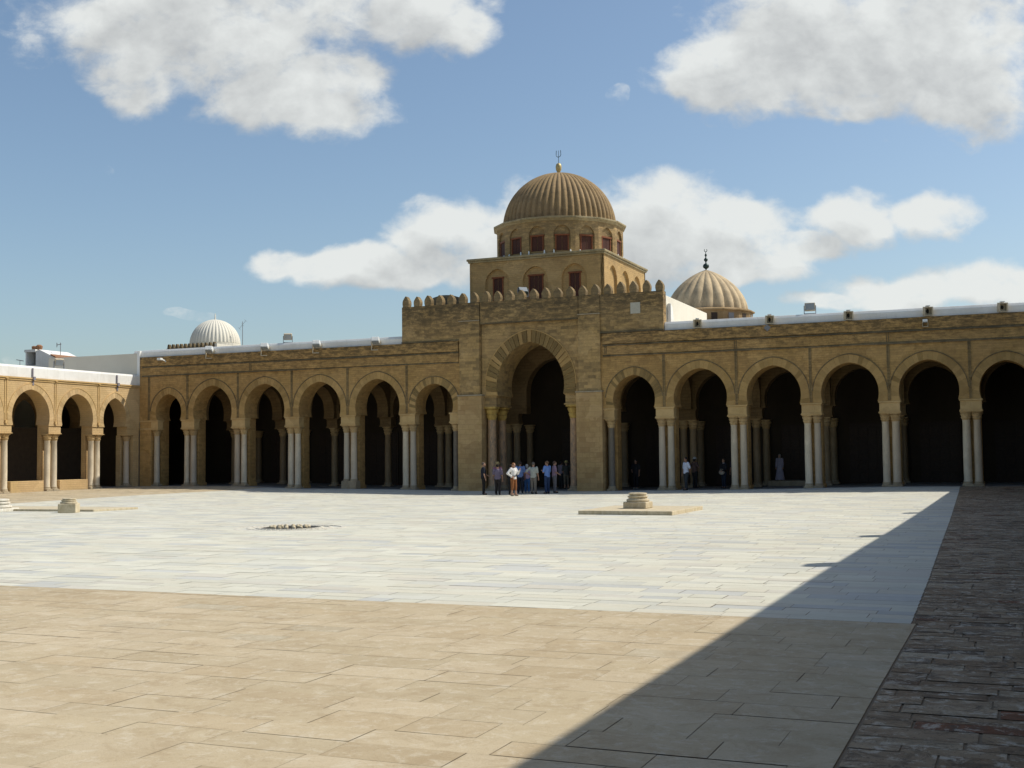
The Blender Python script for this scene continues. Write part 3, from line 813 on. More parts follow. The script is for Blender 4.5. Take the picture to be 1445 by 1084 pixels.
def window(parent, fr, cu, z0, z1, w, d, M4=None):
    a = MB(); 
    for (u0, u1, za, zb) in ((cu-w/2-.07, cu-w/2, z0, z1), (cu+w/2, cu+w/2+.07, z0, z1)):
        a.prism([(u0, za), (u1, za), (u1, zb), (u0, zb)], d-.06, d+.02, fr)
    a.prism([(cu-w/2-.13, z1+.002), (cu+w/2+.13, z1+.002), (cu+w/2+.13, z1+.1), (cu-w/2-.13, z1+.1)], d-.09, d+.02, fr)
    f = a.build('window', M['wood_red'], parent)
    a = MB()
    n = max(2, int(w/.28))
    for i in range(n):
        u0 = cu-w/2+w*i/n+.012; u1 = cu-w/2+w*(i+1)/n-.012
        a.prism([(u0, z0), (u1, z0), (u1, z1), (u0, z1)], d-.022, d-.002, fr)
    a.build('shutter', M['wood_shutter'], f)
for side in range(4):
    for cu, w in ((-2.62, .58), (0, .85), (2.62, .62)):
        if side == 1: continue
        window(tower, tf(side), cu, 2.3, 4.28, w, .18)
# drum: sixteen sides, a niche with a shuttered window in each
DR = 4.26; NS = 16; dz0, dz1 = zt+.1, 16.98-9.05
for k in range(NS):
    ang = -PI/2+k*2*PI/NS
    ap = DR*math.cos(PI/NS); hwid = DR*math.sin(PI/NS)
    R = Matrix.Rotation(ang+PI/2, 3, 'Z')
    fr = (lambda R, ap: (lambda u, z, d: R @ Vector((u, -ap+d, z))))(R, ap)
    mb = arcade(MB(), fr, -hwid, hwid, dz0+.02, dz1, 0, .12, [(0, .54, dz0+1.32, .60)])
    mb.build('drum_side', M['tower'], tower)
    window(tower, fr, 0, dz0+.30, dz0+1.24, .72, .12)
    mb = MB()
    for s in (-.53, .53):
        mb.lathe([(.04, 0), (.06, .06), (.04, .12), (.05, .2), (.02, .27)], 10, R @ Vector((s, -ap-.06, dz0+.06)))
    if 0: mb.build('spout', M['lamp_white'], tower, smooth=True)
    else: mb.build('finial_knob', M['lamp_white'], tower, smooth=True)
mb = MB(); mb.lathe([((DR-.13), dz0), ((DR-.13), dz1)], 16, M=Matrix.Rotation(0, 4, 'Z')); mb.build('drum_core', M['tower'], tower)
mb = MB(); mb.lathe([(DR*1.005, dz1-.12), (DR+.10, dz1-.02), (DR+.22, dz1), (DR+.22, dz1+.12), (3.7, dz1+.27)], 16, M=Matrix.Rotation(PI/16*0, 4, 'Z')); mb.build('drum_coping', M['coping'], tower, bevel=.03)
def dome(parent, R, z0, H, n, depth, mat, power=2.0, seg=12, sharp=1.0, point=0.0, name='dome', res=28):
    mb = MB()
    prof = []
    for i in range(res+1):
        t = i/res*PI/2
        r = max(.01, math.cos(t))*R; z = math.sin(t)*H
        if point: z = H*(math.sin(t)*(1-point)+point*(1-r/R)**1.15 )
        prof.append((r, z0+z))
    def rad(a, rr, z):
        ph = (a*n/(2*PI)) % 1
        return rr*(1-depth*(1-math.sin(ph*PI)**.75))
    mb.lathe(prof, n*seg, rad=rad)
    return mb.build(name, mat, parent, smooth='all')
dome(tower, 3.80, dz1+.10, 3.74, 54, .052, M['domefront'], seg=12)
mb = MB(); zq = dz1+3.8
mb.lathe([(.28, zq-.1), (.2, zq+.02), (.1, zq+.1), (.12, zq+.18), (.18, zq+.3), (.21, zq+.5), (.17, zq+.68), (.08, zq+.76), (.02, zq+.78)], 16)
mb.build('finial', M['brass'], tower, smooth=True)
mb = MB()
mb.tube([(0, 0, zq+.72), (0, 0, zq+1.62)], [.018, .014], 6)
pts = [(.17*math.cos(a), 0, zq+1.37+.19*math.sin(a)) for a in [PI*1.0+PI*i/10 for i in range(11)]]
pts = [(-.15, 0, zq+1.62)]+pts+[(.15, 0, zq+1.62)]
mb.tube(pts, [.02]*len(pts), 6); mb.build('trident_finial', M['metal_dark'], tower)

# ------------------------------------------------------------------ rear ribbed dome
rd = thing('ribbed_dome', 'smaller pale stone dome with broad ribs and a dark finial rising behind the right roof', 'dome', (.55, 44.0, 9.05))
mb = MB(); 
mb.lathe([(4.25, 0, 0), (4.25, 5.9, 0)], 16); mb.lathe([(4.3, 5.905), (4.45, 5.96), (4.45, 6.06), (4.1, 6.2)], 16)
mb.build('drum', M['domefront'], rd)
mb = MB(); mb.box((-4.75, -4.75, 0), (4.75, 4.75, 4.9)); mb.build('dome_base', M['domefront'], rd)
for k in range(16):
    ang = k*2*PI/16; ap = 4.25*math.cos(PI/16)
    R = Matrix.Rotation(ang+PI/2, 3, 'Z'); fr = (lambda R: (lambda u, z, d: R @ Vector((u, -ap+d, z))))(R)
    mb = MB(); mb.prism([(-.28, 5.0), (.28, 5.0), (.28, 5.7), (-.28, 5.7)], -.03, .02, fr); w_ = mb.build('window', M['wood_dark'] if k % 2 else M['metal_grey'], rd)
dome(rd, 3.85, 6.1, 4.15, 22, .085, M['domerear'], seg=12, point=.24, res=30)
mb = MB(); z = 10.2
mb.lathe([(.06, z-.1), (.06, z+.1), (.26, z+.25), (.3, z+.4), (.24, z+.55), (.06, z+.68), (.06, z+.8), (.17, z+.92), (.19, z+1.02), (.14, z+1.12), (.05, z+1.2), (.05, z+1.3), (.11, z+1.4), (.1, z+1.5), (.03, z+1.6), (.03, z+1.75)], 16)
pts = [(.13*math.cos(a), 0, z+1.9+.13*math.sin(a)) for a in [PI*.75+PI*1.5*i/10 for i in range(11)]]
mb.tube(pts, [.03]*11, 6)
mb.build('finial', M['metal_dark'], rd, smooth=True)

# ------------------------------------------------------------------ white dome beyond, with crenellated block and aerial
wd = thing('white_dome', 'white ribbed dome beyond the left roofline', 'dome', (-60.2, 50, 0))
dome(wd, 2.95, 15.45, 3.0, 40, .05, M['domewhite'], seg=8)
mb = MB(); mb.lathe([(2.98, -1.2), (2.98, 15.5)], 32); mb.build('drum', M['domewhite'], wd)
mb = MB(); mb.lathe([(.12, 18.4), (.07, 18.7), (.05, 19.1), (.02, 19.2)], 10); mb.build('finial', M['domewhite'], wd, smooth=True)
cb = thing('shrine_block', 'dark stone block with a row of small merlons in front of the white dome', 'building', (-59.25, 40, 0))
mb = MB(); mb.box((0, 0, -1.2), (6.45, .5, 14.15)); mb.build('front_wall', M['ledge'], cb)
mb = MB(); mb.box((0, .502, -1.2), (6.45, 7, 14.0)); mb.box((6.452, 0, -1.2), (6.75, 9, 14.45)); mb.build('side_wall', M['domewhite'], cb)
mm = MB(); mm.prism([(-.17, 0), (.17, 0), (.10, .42), (.05, .48), (-.05, .48), (-.10, .42)], 0, .35, fr_fac); mm = mm.build('merlon', M['ledge'], cb)
for i in range(12):
    o = mm if i == 0 else dup(mm, cb)
    o.location = (.22+i*.55, .05, 14.15)
ae = thing('roof_aerial', 'thin television aerial on a mast right of the white dome', 'aerial', (-56.3, 50, -.9))
mb = MB(); mb.tube([(0, 0, 15.4), (0, 0, 18.9)], [.04, .03], 6); mb.build('mast', M['metal_grey'], ae)
mb = MB(); mb.tube([(-.45, 0, 18.1), (.45, 0, 19.0)], [.02, .02], 6)
for t in (0, .5, 1): 
    p = Vector((-.45+.9*t, 0, 18.1+.9*t)); mb.tube([p+Vector((-.2, 0, .17)), p+Vector((.2, 0, -.17))], [.012, .012], 5)
mb.build('boom', M['metal_grey'], ae)

# white rooftop house far left
wb = thing('rooftop_house', 'small white rooftop building with a dark opening above the left gallery', 'building', (-41.75, 2.0, -.40))
mb = MB()
mb.box((0, 0, -1), (.12, 2.5, 10.55)); mb.box((1.0, 0, -1), (1.32, 2.5, 10.65)); mb.box((.12, 0, -1), (1.0, 2.5, 9.55)); mb.box((-.08, -.05, 10.555), (.99, 2.6, 10.75))
mb.prism([(0.0, -1), (2.7, -1), (2.7, 10.03), (0, 10.72)], 0, 3, lambda u, z, d: Vector((1.325+u*.6, .0+d, z)))
mb.build('wall', M['white'], wb)
mb = MB(); mb.box((.122, .8, 9.56), (.998, .9, 10.55)); mb.build('opening', M['dark'], wb)  # near-black sheet, paints the shade inside the opening
mb = MB(); mb.prism([(2.0, 10.22), (2.85, 10.0), (2.85, 10.1), (2.0, 10.32)], -.1, 3, lambda u, z, d: Vector((1.325+u*.6, .0+d, z))); mb.lathe([(.16, 10.76), (.19, 11.0), (.1, 11.05)], 12, (.45, .4, 0)); mb.lathe([(.2, 10.76), (.26, 11.0), (.13, 11.12)], 12, (.95, .4, 0)); mb.build('roof_tiles', M['clay'], wb)
mb = MB(); mb.box((-8, .6, -1), (-.02, 3, 9.62)); mb.build('lower_wall', M['white'], wb)
an = thing('roof_aerial', 'small television aerial above the white rooftop building at far left', 'aerial', (-39.3, 3, 9.75))
mb = MB(); mb.tube([(0, 0, -1), (0, 0, 1.1)], [.03, .025], 6); mb.tube([(-.35, 0, .95), (.05, 0, 1.0)], [.03, .03], 6)
mb.tube([(-.35, 0, .8), (-.35, 0, 1.1)], [.03, .03], 6); mb.build('mast', M['metal_grey'], an)
an2 = thing('roof_aerial', 'low flat aerial left of the dark rooftop opening', 'aerial', (-42.9, 2.6, 9.1))
mb = MB(); mb.tube([(0, 0, 0), (0, 0, .55)], [.025, .02], 6); mb.tube([(-.35, 0, .6), (.35, 0, .48)], [.03, .03], 6); mb.build('mast', M['metal_grey'], an2)
dv = thing('low_vault', 'dark low domed vault peeking over the left merlons of the portal block', 'roof vault', (-6.85, 3.0, 10.9))
mb = MB(); mb.lathe([(1.25, -1.0), (1.25, .75), (1.15, 1.1), (.9, 1.36), (.5, 1.5), (.02, 1.53)], 28); mb.build('vault', M['ledge'], dv, smooth=True)

# ------------------------------------------------------------------ lamps and loudspeakers
def lamp(name, label, loc, rz, kind, group=None, tilt=0.5, s=1.0):
    t = thing(name, label, 'floodlight', loc, rz, group); t.scale = (s, s, s); hm = 'metal_dark' if 'glossy' in label else 'lamp_tan'
    if kind == 'hood':      # parapet lamp with a white top, projecting from the wall (local -Y is outward)
        mb = MB(); Rm = Matrix.Translation((0, -.28, .05)) @ Matrix.Rotation(-tilt, 4, 'X')
        mb.box((-.2, -.16, -.12), (.2, .16, .12), M=Rm); mb.build('housing', M['lamp_white'], t, bevel=.03)
        mb = MB(); mb.box((-.17, -.14, -.15), (.17, .14, -.122), M=Rm); mb.build('glass', M['glass'], t)
        mb = MB(); mb.box((-.24, -.2, -.42), (-.2, .1, .0)); mb.box((.2, -.2, -.42), (.24, .1, .0)); mb.box((-.24, -.2, -.46), (.24, .12, -.42)); mb.build('bracket', M['lamp_tan'], t, bevel=.01)
    elif kind == 'box':     # square lamp box
        mb = MB(); Rm = Matrix.Translation((0, -.2, .0)) @ Matrix.Rotation(.12, 4, 'X')
        mb.box((-.24, -.16, -.24), (.24, .16, -.19), M=Rm); mb.box((-.24, -.16, .19), (.24, .16, .24), M=Rm); mb.box((-.24, -.16, -.188), (-.17, .16, .188), M=Rm); mb.box((.17, -.16, -.188), (.24, .16, .188), M=Rm); mb.box((-.168, .1, -.188), (.168, .16, .188), M=Rm)
        mb.build('housing', M['lamp_tan'], t, bevel=.012)
        mb = MB(); mb.ball((0, -.13, 0), (.07, .08, .12)); mb.build('lamp_head', M['dark'], t, smooth='all')
        mb = MB(); mb.box((-.1, -.3, .26), (.1, -.05, .31)); mb.build('cap', M['lamp_white'], t)
    elif kind == 'flood':   # rectangular floodlight on a stand
        Rm = Matrix.Translation((0, 0, .42)) @ Matrix.Rotation(tilt, 4, 'X')
        mb = MB(); mb.box((-.3, -.02, -.24), (.3, .2, .24), M=Rm); mb.build('housing', M[hm], t, bevel=.04)
        mb = MB(); mb.box((-.25, -.05, -.19), (.25, -.022, .19), M=Rm); mb.build('glass', M['glass'], t)
        mb = MB(); mb.box((-.33, 0, -.02), (.33, .1, .04)); mb.box((-.35, 0, 0), (-.31, .1, .5)); mb.box((.31, 0, 0), (.35, .1, .5)); mb.box((-.05, 0, -.35), (.05, .1, -.022)); mb.build('bracket', M['metal_grey'], t, bevel=.01)
    elif kind == 'camera':
        mb = MB(); mb.box((-.24, -.5, -.06), (.06, -.22, .1)); mb.build('housing', M['lamp_white'], t, bevel=.03)
        mb = MB(); mb.tube([(.02, -.3, .0), (.12, -.1, -.08), (.12, 0, -.14)], [.05, .05, .05], 8); mb.build('bracket', M['lamp_white'], t)
    return t
G1 = 'white hooded lamps on the left parapet'
for x, n in ((-23.34, 'white hooded lamp on the parapet just below the white dome'), (-18.87, 'white hooded lamp on the parapet below the rooftop floodlight, second from the left of four'),
             (-14.86, 'white hooded lamp on the parapet, third from the left of four'), (-10.48, 'white hooded lamp on the parapet nearest the crenellated portal block')):
    lamp('parapet_lamp', n, (x, .1, 9.34), .35, 'hood', G1, .45, 1.25)
lamp('security_camera', 'small white camera on the stone at the far left end of the hall front', (-27.1, -.08, 8.85), 0, 'camera')['category'] = 'camera'
G2 = 'tan lamp boxes on the right parapet'
for i, (x, n) in enumerate(((10.45, 'tan lamp box on the right parapet closest to the portal block'), (14.56, 'tan lamp box on the right parapet left of the rooftop floodlight'), (18.83, 'tan lamp box on the right parapet right of the rooftop floodlight'),
             (22.93, 'tan lamp box on the right parapet above a small white bracket lamp'), (26.6, 'tan lamp box at the far right end of the parapet'))):
    lamp('lamp_box', n, (x, .12, 9.38), .3, 'box', G2, s=.98)
lamp('roof_floodlight', 'rectangular floodlight standing on the roof above the right parapet', (16.75, .5, 9.64), .1, 'flood', None, -.05, .95)
lamp('roof_floodlight', 'tilted floodlight standing on the roof above the left arches', (-17.35, .4, 9.62), .5, 'flood', None, .35, .9)
lamp('roof_floodlight', 'tilted glossy floodlight standing behind the merlons over the portal', (-.65, 1.0, 11.75), .7, 'flood', None, -.75, 1.0)
lamp('roof_floodlight', 'yellowish floodlight leaning on the sunlit gallery parapet at far left', (-29.9, -7.0, 7.88), 1.2, 'flood', None, .4, 1.0)
for yy, nn in ((-41.4, 'floodlight on the right gallery parapet casting the nearest spike of shadow on the marble'), (-32.9, 'floodlight on the right gallery parapet casting the second spike of shadow on the marble'), (-20.4, 'floodlight on the right gallery parapet casting the farthest spike of shadow')):
    lamp('roof_floodlight', nn, (29.5, yy, 7.9), -PI/2, 'flood', None, -.05, 1.15)
w_ = lamp('wall_lamp', 'small pale lamp on the stone under the lamp box', (22.84, -.09, 8.82), 0, 'hood', None, .2, .6)
d_ = thing('diamond_marker', 'small pale diamond shaped plate on the stone below a lamp box', 'plate', (14.48, -.11, 8.93)); 
mb = MB(); mb.box((-.14, 0, -.14), (.14, .03, .14), M=Matrix.Rotation(PI/4, 4, 'Y')); mb.build('plate', M['metal_grey'], d_)

# ------------------------------------------------------------------ courtyard stones
def pedestal(name, label, loc, rz, w=.72, hb=.3, group=None, mat=None, tall=1.0):
    t = thing(name, label, 'column base', loc, rz, group)
    mt = mat or M['base_sun']
    mb = MB(); mb.box((-w/2, -w/2, 0), (w/2, w/2, hb)); mb.build('plinth', mt, t, bevel=.03)
    mb = MB(); r = w*.5; z = hb
    def rad(a, rr, zz): return rr*(1+.012*math.sin(a*3+zz*9)+.01*math.sin(a*7))
    mb.lathe([(r*.9, z+.002), (r*.98, z+.04*tall), (r*.95, z+.09*tall), (r*.8, z+.115*tall), (r*.76, z+.15*tall), (r*.86, z+.17*tall), (r*.86, z+.21*tall), (r*.7, z+.235*tall), (r*.68, z+.26*tall), (r*.79, z+.275*tall), (r*.78, z+.32*tall), (r*.6, z+.335*tall)], 32, rad=rad)
    mb.build('moulding', mt, t, smooth=True, angle=35)
    return t
M['base_sun'] = colmat('weathered_limestone', (.62,.54,.38), (.44,.36,.22), rnd=.1, rough=.9, scale=6)
M['base_pale'] = colmat('pale_limestone', (.70,.67,.58), (.55,.5,.4), rnd=.1, rough=.9, scale=6)
sl = thing('stone_platform', 'low tan stone platform carrying an old column base in the marble paving', 'platform', (14.45, -24.95, gh(14.4, -25)))
mb = MB()
mb.prism([(-1.68, -2.1), (1.72, -2.1), (1.75, 2.15), (-1.7, 2.15)], .0, .15, lambda u, z, d: Vector((u, z, d-.01)))
mb.build('slab', M['base_sun'], sl, bevel=.02)
pedestal('column_base', 'old moulded column base standing in the middle of the low tan platform', (14.33, -24.95, gh(14.4, -25)+.142), -.02, .86, .24, tall=.95)
sl2 = thing('stone_platform', 'low tan stone slab partly hidden behind two column bases at the left', 'platform', (-12.0, -27.2, gh(-12, -26)))
mb = MB(); mb.prism([(-4.6, -1.6), (4.3, -1.2), (4.55, 1.2), (-4.8, 1.1)], 0, .1, lambda u, z, d: Vector((u, z, d-.01))); mb.build('slab', M['base_sun'], sl2, bevel=.02)
pedestal('column_base', 'tan cubic column base with a rounded top at the corner of the left slab', (-8.1, -29.35, gh(-8, -29)-.005), .5, .70, .38, tall=.62)
pedestal('column_base', 'flat pale round column base at the left edge of the photo', (-12.4, -28.9, gh(-12, -28)-.005), .1, 1.25, .14, mat=M['base_pale'], tall=1.15)
# cistern drain in the paving
dr = thing('drain_basin', 'carved marble drain basin with a rim of small scalloped holes set in the paving', 'drain', (7.3, -36.9, gh(7.3, -36.9)))
mb = MB()
for r0, r1, zz in ((1.5, 1.62, .012), (1.15, 1.25, .02), (.9, .98, .028)):
    for k in range(40):
        a, b = 2*PI*k/40+.01, 2*PI*(k+1)/40-.01
        q = [(r*math.cos(t), r*math.sin(t)) for r, t in ((r0, a), (r1, a), (r1, b), (r0, b))]
        A = [(x, y, zz) for x, y in q]; B = [(x, y, -.01) for x, y in q]
        mb.face(A); 
        for i in range(4): mb.face([A[i], A[(i+1) % 4], B[(i+1) % 4], B[i]])
mb.build('rim', M['base_pale'], dr)
for k in range(16):
    a = 2*PI*k/16
    mb = MB(); mb.lathe([(.06, 0), (.065, .05), (.04, .08), (.01, .085)], 10, (.55*math.cos(a), .55*math.sin(a), 0)); mb.build('scallop', M['base_sun'], dr, smooth=True)
for k in range(8):
    a = 2*PI*k/8+.2
    mb = MB(); mb.lathe([(.05, 0), (.055, .06), (.02, .10)], 8, (.25*math.cos(a), .25*math.sin(a), 0)); mb.build('scallop', M['base_sun'], dr, smooth=True)
mb = MB(); mb.lathe([(.84, .006), (.84, .010)], 32); mb.build('sump_shade', M['dark'], dr)  # flat disc at paving level, shade of the drain hole painted near black

# ------------------------------------------------------------------ PEOPLE
MC = {}
def cloth(c, rough=.85):
    k = tuple(round(v, 3) for v in c)
    if k not in MC: MC[k] = plain('cloth', c, rough, var=.22, scale=9, bump=.5)
    return MC[k]
SKIN = plain('skin', (.42,.24,.16), .55, var=.1, scale=20)
SKIN2 = plain('skin_tan', (.30,.16,.095), .55, var=.1, scale=20)
def remesh(o, v, sm=3):
    r = o.modifiers.new('remesh', 'REMESH'); r.mode = 'VOXEL'; r.voxel_size = v; r.use_smooth_shade = True
    s = o.modifiers.new('smooth', 'SMOOTH'); s.factor = .5; s.iterations = sm
def loft(mb, rings, n=20, c=None):
    # rings: (z, rx, ry, cx, cy)
    V = []
    for (z, rx, ry, cx, cy) in rings:
        V.append([mb.bm.verts.new((cx+rx*math.cos(2*PI*i/n), cy+ry*math.sin(2*PI*i/n), z)) for i in range(n)])
    for a, b in zip(V, V[1:]):
        for i in range(n): mb.bm.faces.new((a[i], a[(i+1) % n], b[(i+1) % n], b[i]))
    mb.bm.faces.new(V[0][::-1]); mb.bm.faces.new(V[-1])
def lerp(a, b, t): return tuple(a[i]*(1-t)+b[i]*t for i in range(3))
ARM = {   # elbow and wrist offsets from the shoulder for the right side (x outward, y forward, z up)
 'down': ((.05, .02, -.30), (.06, .10, -.56)), 'hip': ((.24, -.06, -.24), (.07, .10, -.40)),
 'fold': ((.07, .05, -.29), (-.12, .27, -.22)), 'front': ((.06, .04, -.29), (-.06, .24, -.40)),
 'raise': ((.07, .10, -.26), (.0, .28, -.08)), 'back': ((.08, -.08, -.28), (-.06, -.16, -.48)),
 'swing': ((.05, -.08, -.29), (.07, -.06, -.55)),
}
def person(label, loc, rz, H=1.78, shirt=(.5,.5,.5), legs=(.1,.1,.1), hair=(.03,.02,.015), arms=('down', 'down'), lower='trousers', hat=None, skin=None, long_sleeve=False, female=False,
           stance=.0, lean=0.0, shoes=(.02,.02,.02), scarf=None, head=0.0, bulk=1.0, collar=None, belt=False):
    t = thing('person', label, 'person', loc, rz); s = H/1.75; t.scale = (s, s, s)
    sk = skin or SKIN
    sw = (.175 if female else .195)*bulk; hw = .105 if female else .10
    hipz, shz = .93, 1.43
    hips = {-1: (-.095, 0, hipz-.03), 1: (.095, 0, hipz-.03)}
    step = {-1: .5*stance, 1: -.5*stance}
    knees = {k: (hips[k][0]*1.05, step[k]*.55+.02, .50) for k in (-1, 1)}
    ank = {k: (hips[k][0]*1.15, step[k], .085) for k in (-1, 1)}
    sh = {k: (k*sw, lean*.5-.005, shz) for k in (-1, 1)}
    A = {}
    for k, name in ((-1, arms[0]), (1, arms[1])):
        e, w = ARM[name]
        A[k] = ((sh[k][0]+k*e[0], sh[k][1]+e[1], sh[k][2]+e[2]), (sh[k][0]+k*w[0], sh[k][1]+w[1], sh[k][2]+w[2]))
    # ---- body: one continuous surface
    mb = MB()
    loft(mb, [(.86, .13, .10, 0, 0), (.95, .155, .115, 0, 0), (1.08, .135*bulk, .10*bulk, 0, .005), (1.2, .15*bulk, .11*bulk, 0, lean*.2), (1.33, .175*bulk, .115, 0, lean*.4), (1.42, .15*bulk, .09, 0, lean*.5), (1.47, .07, .065, 0, lean*.5)])
    hc = Vector((0, lean*.55+.02, 1.63)); Rh = Matrix.Rotation(head, 4, 'Z')
    mb.tube([(0, lean*.5, 1.44), (0, lean*.53+.005, 1.56)], [.06, .055], 14)
    mb.ball(hc, (.076, .095, .115), n=20, M=Rh)
    mb.ball(hc+Rh.to_3x3() @ Vector((0, .03, -.05)), (.058, .065, .07), n=16, M=Rh)          # jaw
    mb.ball(hc+Rh.to_3x3() @ Vector((0, .10, -.012)), (.013, .02, .024), n=10)               # nose
    mb.ball(hc+Rh.to_3x3() @ Vector((0, .088, -.056)), (.024, .010, .010), n=10)             # lips
    for k in (-1, 1):
        mb.ball(hc+Rh.to_3x3() @ Vector((k*.078, -.005, -.005)), (.012, .02, .03), n=10)      # ears
        mb.ball(hc+Rh.to_3x3() @ Vector((k*.03, .082, .026)), (.02, .012, .008), n=8)         # brow
        mb.tube([sh[k], A[k][0], A[k][1]], [.055, .042, .028], 12)
        mb.tube([hips[k], knees[k], ank[k]], [.088, .056, .040], 14)
        mb.tube([ank[k], (ank[k][0], ank[k][1]+.12, .045)], [.045, .038], 12)
        e, w = Vector(A[k][0]), Vector(A[k][1]); d = (w-e).normalized()
        side = d.cross(Vector((0, 1, 0))) if abs(d.y) < .8 else d.cross(Vector((0, 0, 1)))
        side.normalize(); nrm = side.cross(d)
        palm = w+d*.045
        mb.tube([w, palm, palm+d*.03], [.025, .032, .033], 10)
        inw = Vector((-k, 0, 0))
        for fi_, (o, L) in enumerate(((-.026, .060), (-.009, .072), (.009, .068), (.026, .052))):
            b0 = palm+d*.045+side*o; m1 = b0+d*L*.5+inw*.010; m2 = m1+d*L*.42+inw*.022
            mb.tube([b0, m1, m2], [.0095, .0088, .0078], 7)
        th = palm+side*(-.03)
        mb.tube([th, th+side*(-.022)+d*.03, th+side*(-.02)+d*.058+inw*.01], [.011, .010, .009], 7)
    b = mb.build('body', sk, t, merge=False); remesh(b, .0105, 2)
    # ---- eyes
    mb = MB()
    for k in (-1, 1): mb.ball(hc+Rh.to_3x3() @ Vector((k*.03, .088, .006)), (.011, .007, .006), n=8)
    mb.build('eyes', M['dark'], t, smooth='all')
    # ---- shirt
    mb = MB()
    top = 1.475
    bot = .88 if lower != 'robe' else .9
    loft(mb, [(bot, .175*bulk, .135*bulk, 0, 0), (.97, .178*bulk, .138*bulk, 0, 0), (1.08, .165*bulk, .13*bulk, 0, .005), (1.2, .178*bulk, .138*bulk, 0, lean*.2), (1.33, .195*bulk, .135, 0, lean*.4), (1.42, .165*bulk, .105, 0, lean*.5), (top, .075, .075, 0, lean*.5)])
    for k in (-1, 1):
        if long_sleeve:
            mb.tube([sh[k], A[k][0], lerp(A[k][0], A[k][1], .93)], [.078, .062, .046], 12)
        else: mb.tube([sh[k], lerp(sh[k], A[k][0], .82)], [.078, .068], 12)
    o = mb.build('dress' if lower == 'robe' else 'shirt', cloth(shirt), t, merge=False); remesh(o, .013, 3)
    if collar:
        mb = MB(); loft(mb, [(1.45, .085, .08, 0, lean*.5), (1.50, .07, .07, 0, lean*.52)]); mb.build('collar', cloth(collar), t, smooth='all')
    # ---- lower clothing
    mb = MB()
    if lower == 'robe':
        loft(mb, [(.04, .33, .25, 0, 0), (.06, .33, .25, 0, 0), (.4, .27, .21, 0, 0), (.8, .20, .16, 0, 0), (1.0, .17, .135, 0, 0)], 24)
        for k in (-1, 1): pass
        o = mb.build('robe', cloth(legs), t, merge=False); remesh(o, .016, 2)
    elif lower == 'skirt':
        loft(mb, [(.30, .22, .18, 0, 0), (.32, .22, .18, 0, 0), (.6, .20, .165, 0, 0), (.9, .17, .13, 0, 0), (.98, .15, .115, 0, 0)], 24)
        o = mb.build('skirt', cloth(legs), t, merge=False); remesh(o, .016, 2)
    else:
        end = .12 if lower == 'trousers' else .34
        loft(mb, [(.84, .165*bulk, .13, 0, 0), (.93, .17*bulk, .133*bulk, 0, 0), (1.0, .158*bulk, .122*bulk, 0, 0)])
        for k in (-1, 1):
            f = (.5-end)/(.5-.085)
            mb.tube([hips[k], knees[k], lerp(knees[k], ank[k], f)], [.108, .078, .066], 14)
        o = mb.build('trousers', cloth(legs), t, merge=False); remesh(o, .013, 2)
    if belt:
        mb = MB(); loft(mb, [(1.03, .182*bulk, .142*bulk, 0, 0), (1.075, .175*bulk, .138*bulk, 0, 0)]); mb.build('belt', M['dark'], t, smooth=True)
    # ---- shoes
    for k in (-1, 1):
        mb = MB(); x, y, _ = ank[k]
        mb.tube([(x, y-.03, .048), (x, y+.06, .045), (x, y+.15, .036)], [.048, .046, .040], 12)
        o = mb.build('shoe', cloth(shoes, .5), t, merge=False); o.scale = (1, 1, 1); remesh(o, .011, 2)
    # ---- hair / hat
    mb = MB(); R3 = Rh.to_3x3()
    mb.ball(hc+R3 @ Vector((0, -.022, .03)), (.088, .098, .10), n=20, M=Rh)
    if female: mb.ball(hc+R3 @ Vector((0, -.05, -.03)), (.078, .06, .10), n=16, M=Rh)
    o = mb.build('hair', cloth(hair), t, merge=False); remesh(o, .012, 1)
    if hat:
        mb = MB(); c = hc+R3 @ Vector((0, 0, .055))
        mb.lathe([(.155, -.01), (.16, .0), (.105, .018), (.098, .07), (.08, .105), (.02, .115)], 24, c); mb.build('hat', cloth(hat), t, smooth=True)
    if scarf:
        mb = MB()
        mb.ball(hc+R3 @ Vector((0, -.02, .012)), (.095, .105, .125), n=20, M=Rh)
        mb.tube([(0, lean*.5-.01, 1.44), (0, lean*.5-.01, 1.56)], [.10, .085], 14)
        o = mb.build('headscarf', cloth(scarf), t, merge=False); remesh(o, .013, 2)
    return t
# facing: rz = 0 looks towards the hall (+Y, back to us), pi looks at the camera
def P_(x, y): return (x, y, gh(x, y)+.004)
person('man in a dark navy shirt and black trousers at the left end of the group', P_(-.95, -4.6), -1.1, 1.84, (.015,.018,.03), (.018,.017,.016), (.12,.09,.07), ('front', 'down'))
person('person in grey and pink with light trousers behind the left of the group', P_(-.55, -3.5), .4, 1.80, (.36,.16,.22), (.30,.28,.25), (.30,.22,.10), ('down', 'front'), female=True, hat=(.42,.33,.15))
person('dark haired person in a greyish lilac shirt and dark trousers seen from behind', P_(-.02, -4.7), .2, 1.72, (.17,.14,.20), (.03,.025,.025), (.01,.008,.007), ('front', 'down'), stance=.14, bulk=1.06)
person('person all in black standing just behind the woman in white', P_(1.0, -5.2), -.4, 1.70, (.012,.012,.014), (.012,.012,.014), (.012,.01,.01), ('down', 'down'), long_sleeve=True)
person('woman in a loose white top and brown cropped trousers with a hand on her hip', P_(1.75, -6.6), -1.9, 1.80, (.74,.73,.70), (.26,.10,.035), (.30,.13,.05), ('raise', 'hip'), lower='cropped', female=True, long_sleeve=True, belt=True, stance=.1, shoes=(.4,.33,.25))
person('man in a bright blue checked shirt and dark trousers behind the lilac shirt', P_(.70, -3.1), .3, 1.84, (.17,.26,.50), (.02,.025,.04), (.05,.035,.03), ('hip', 'down'), skin=SKIN2)
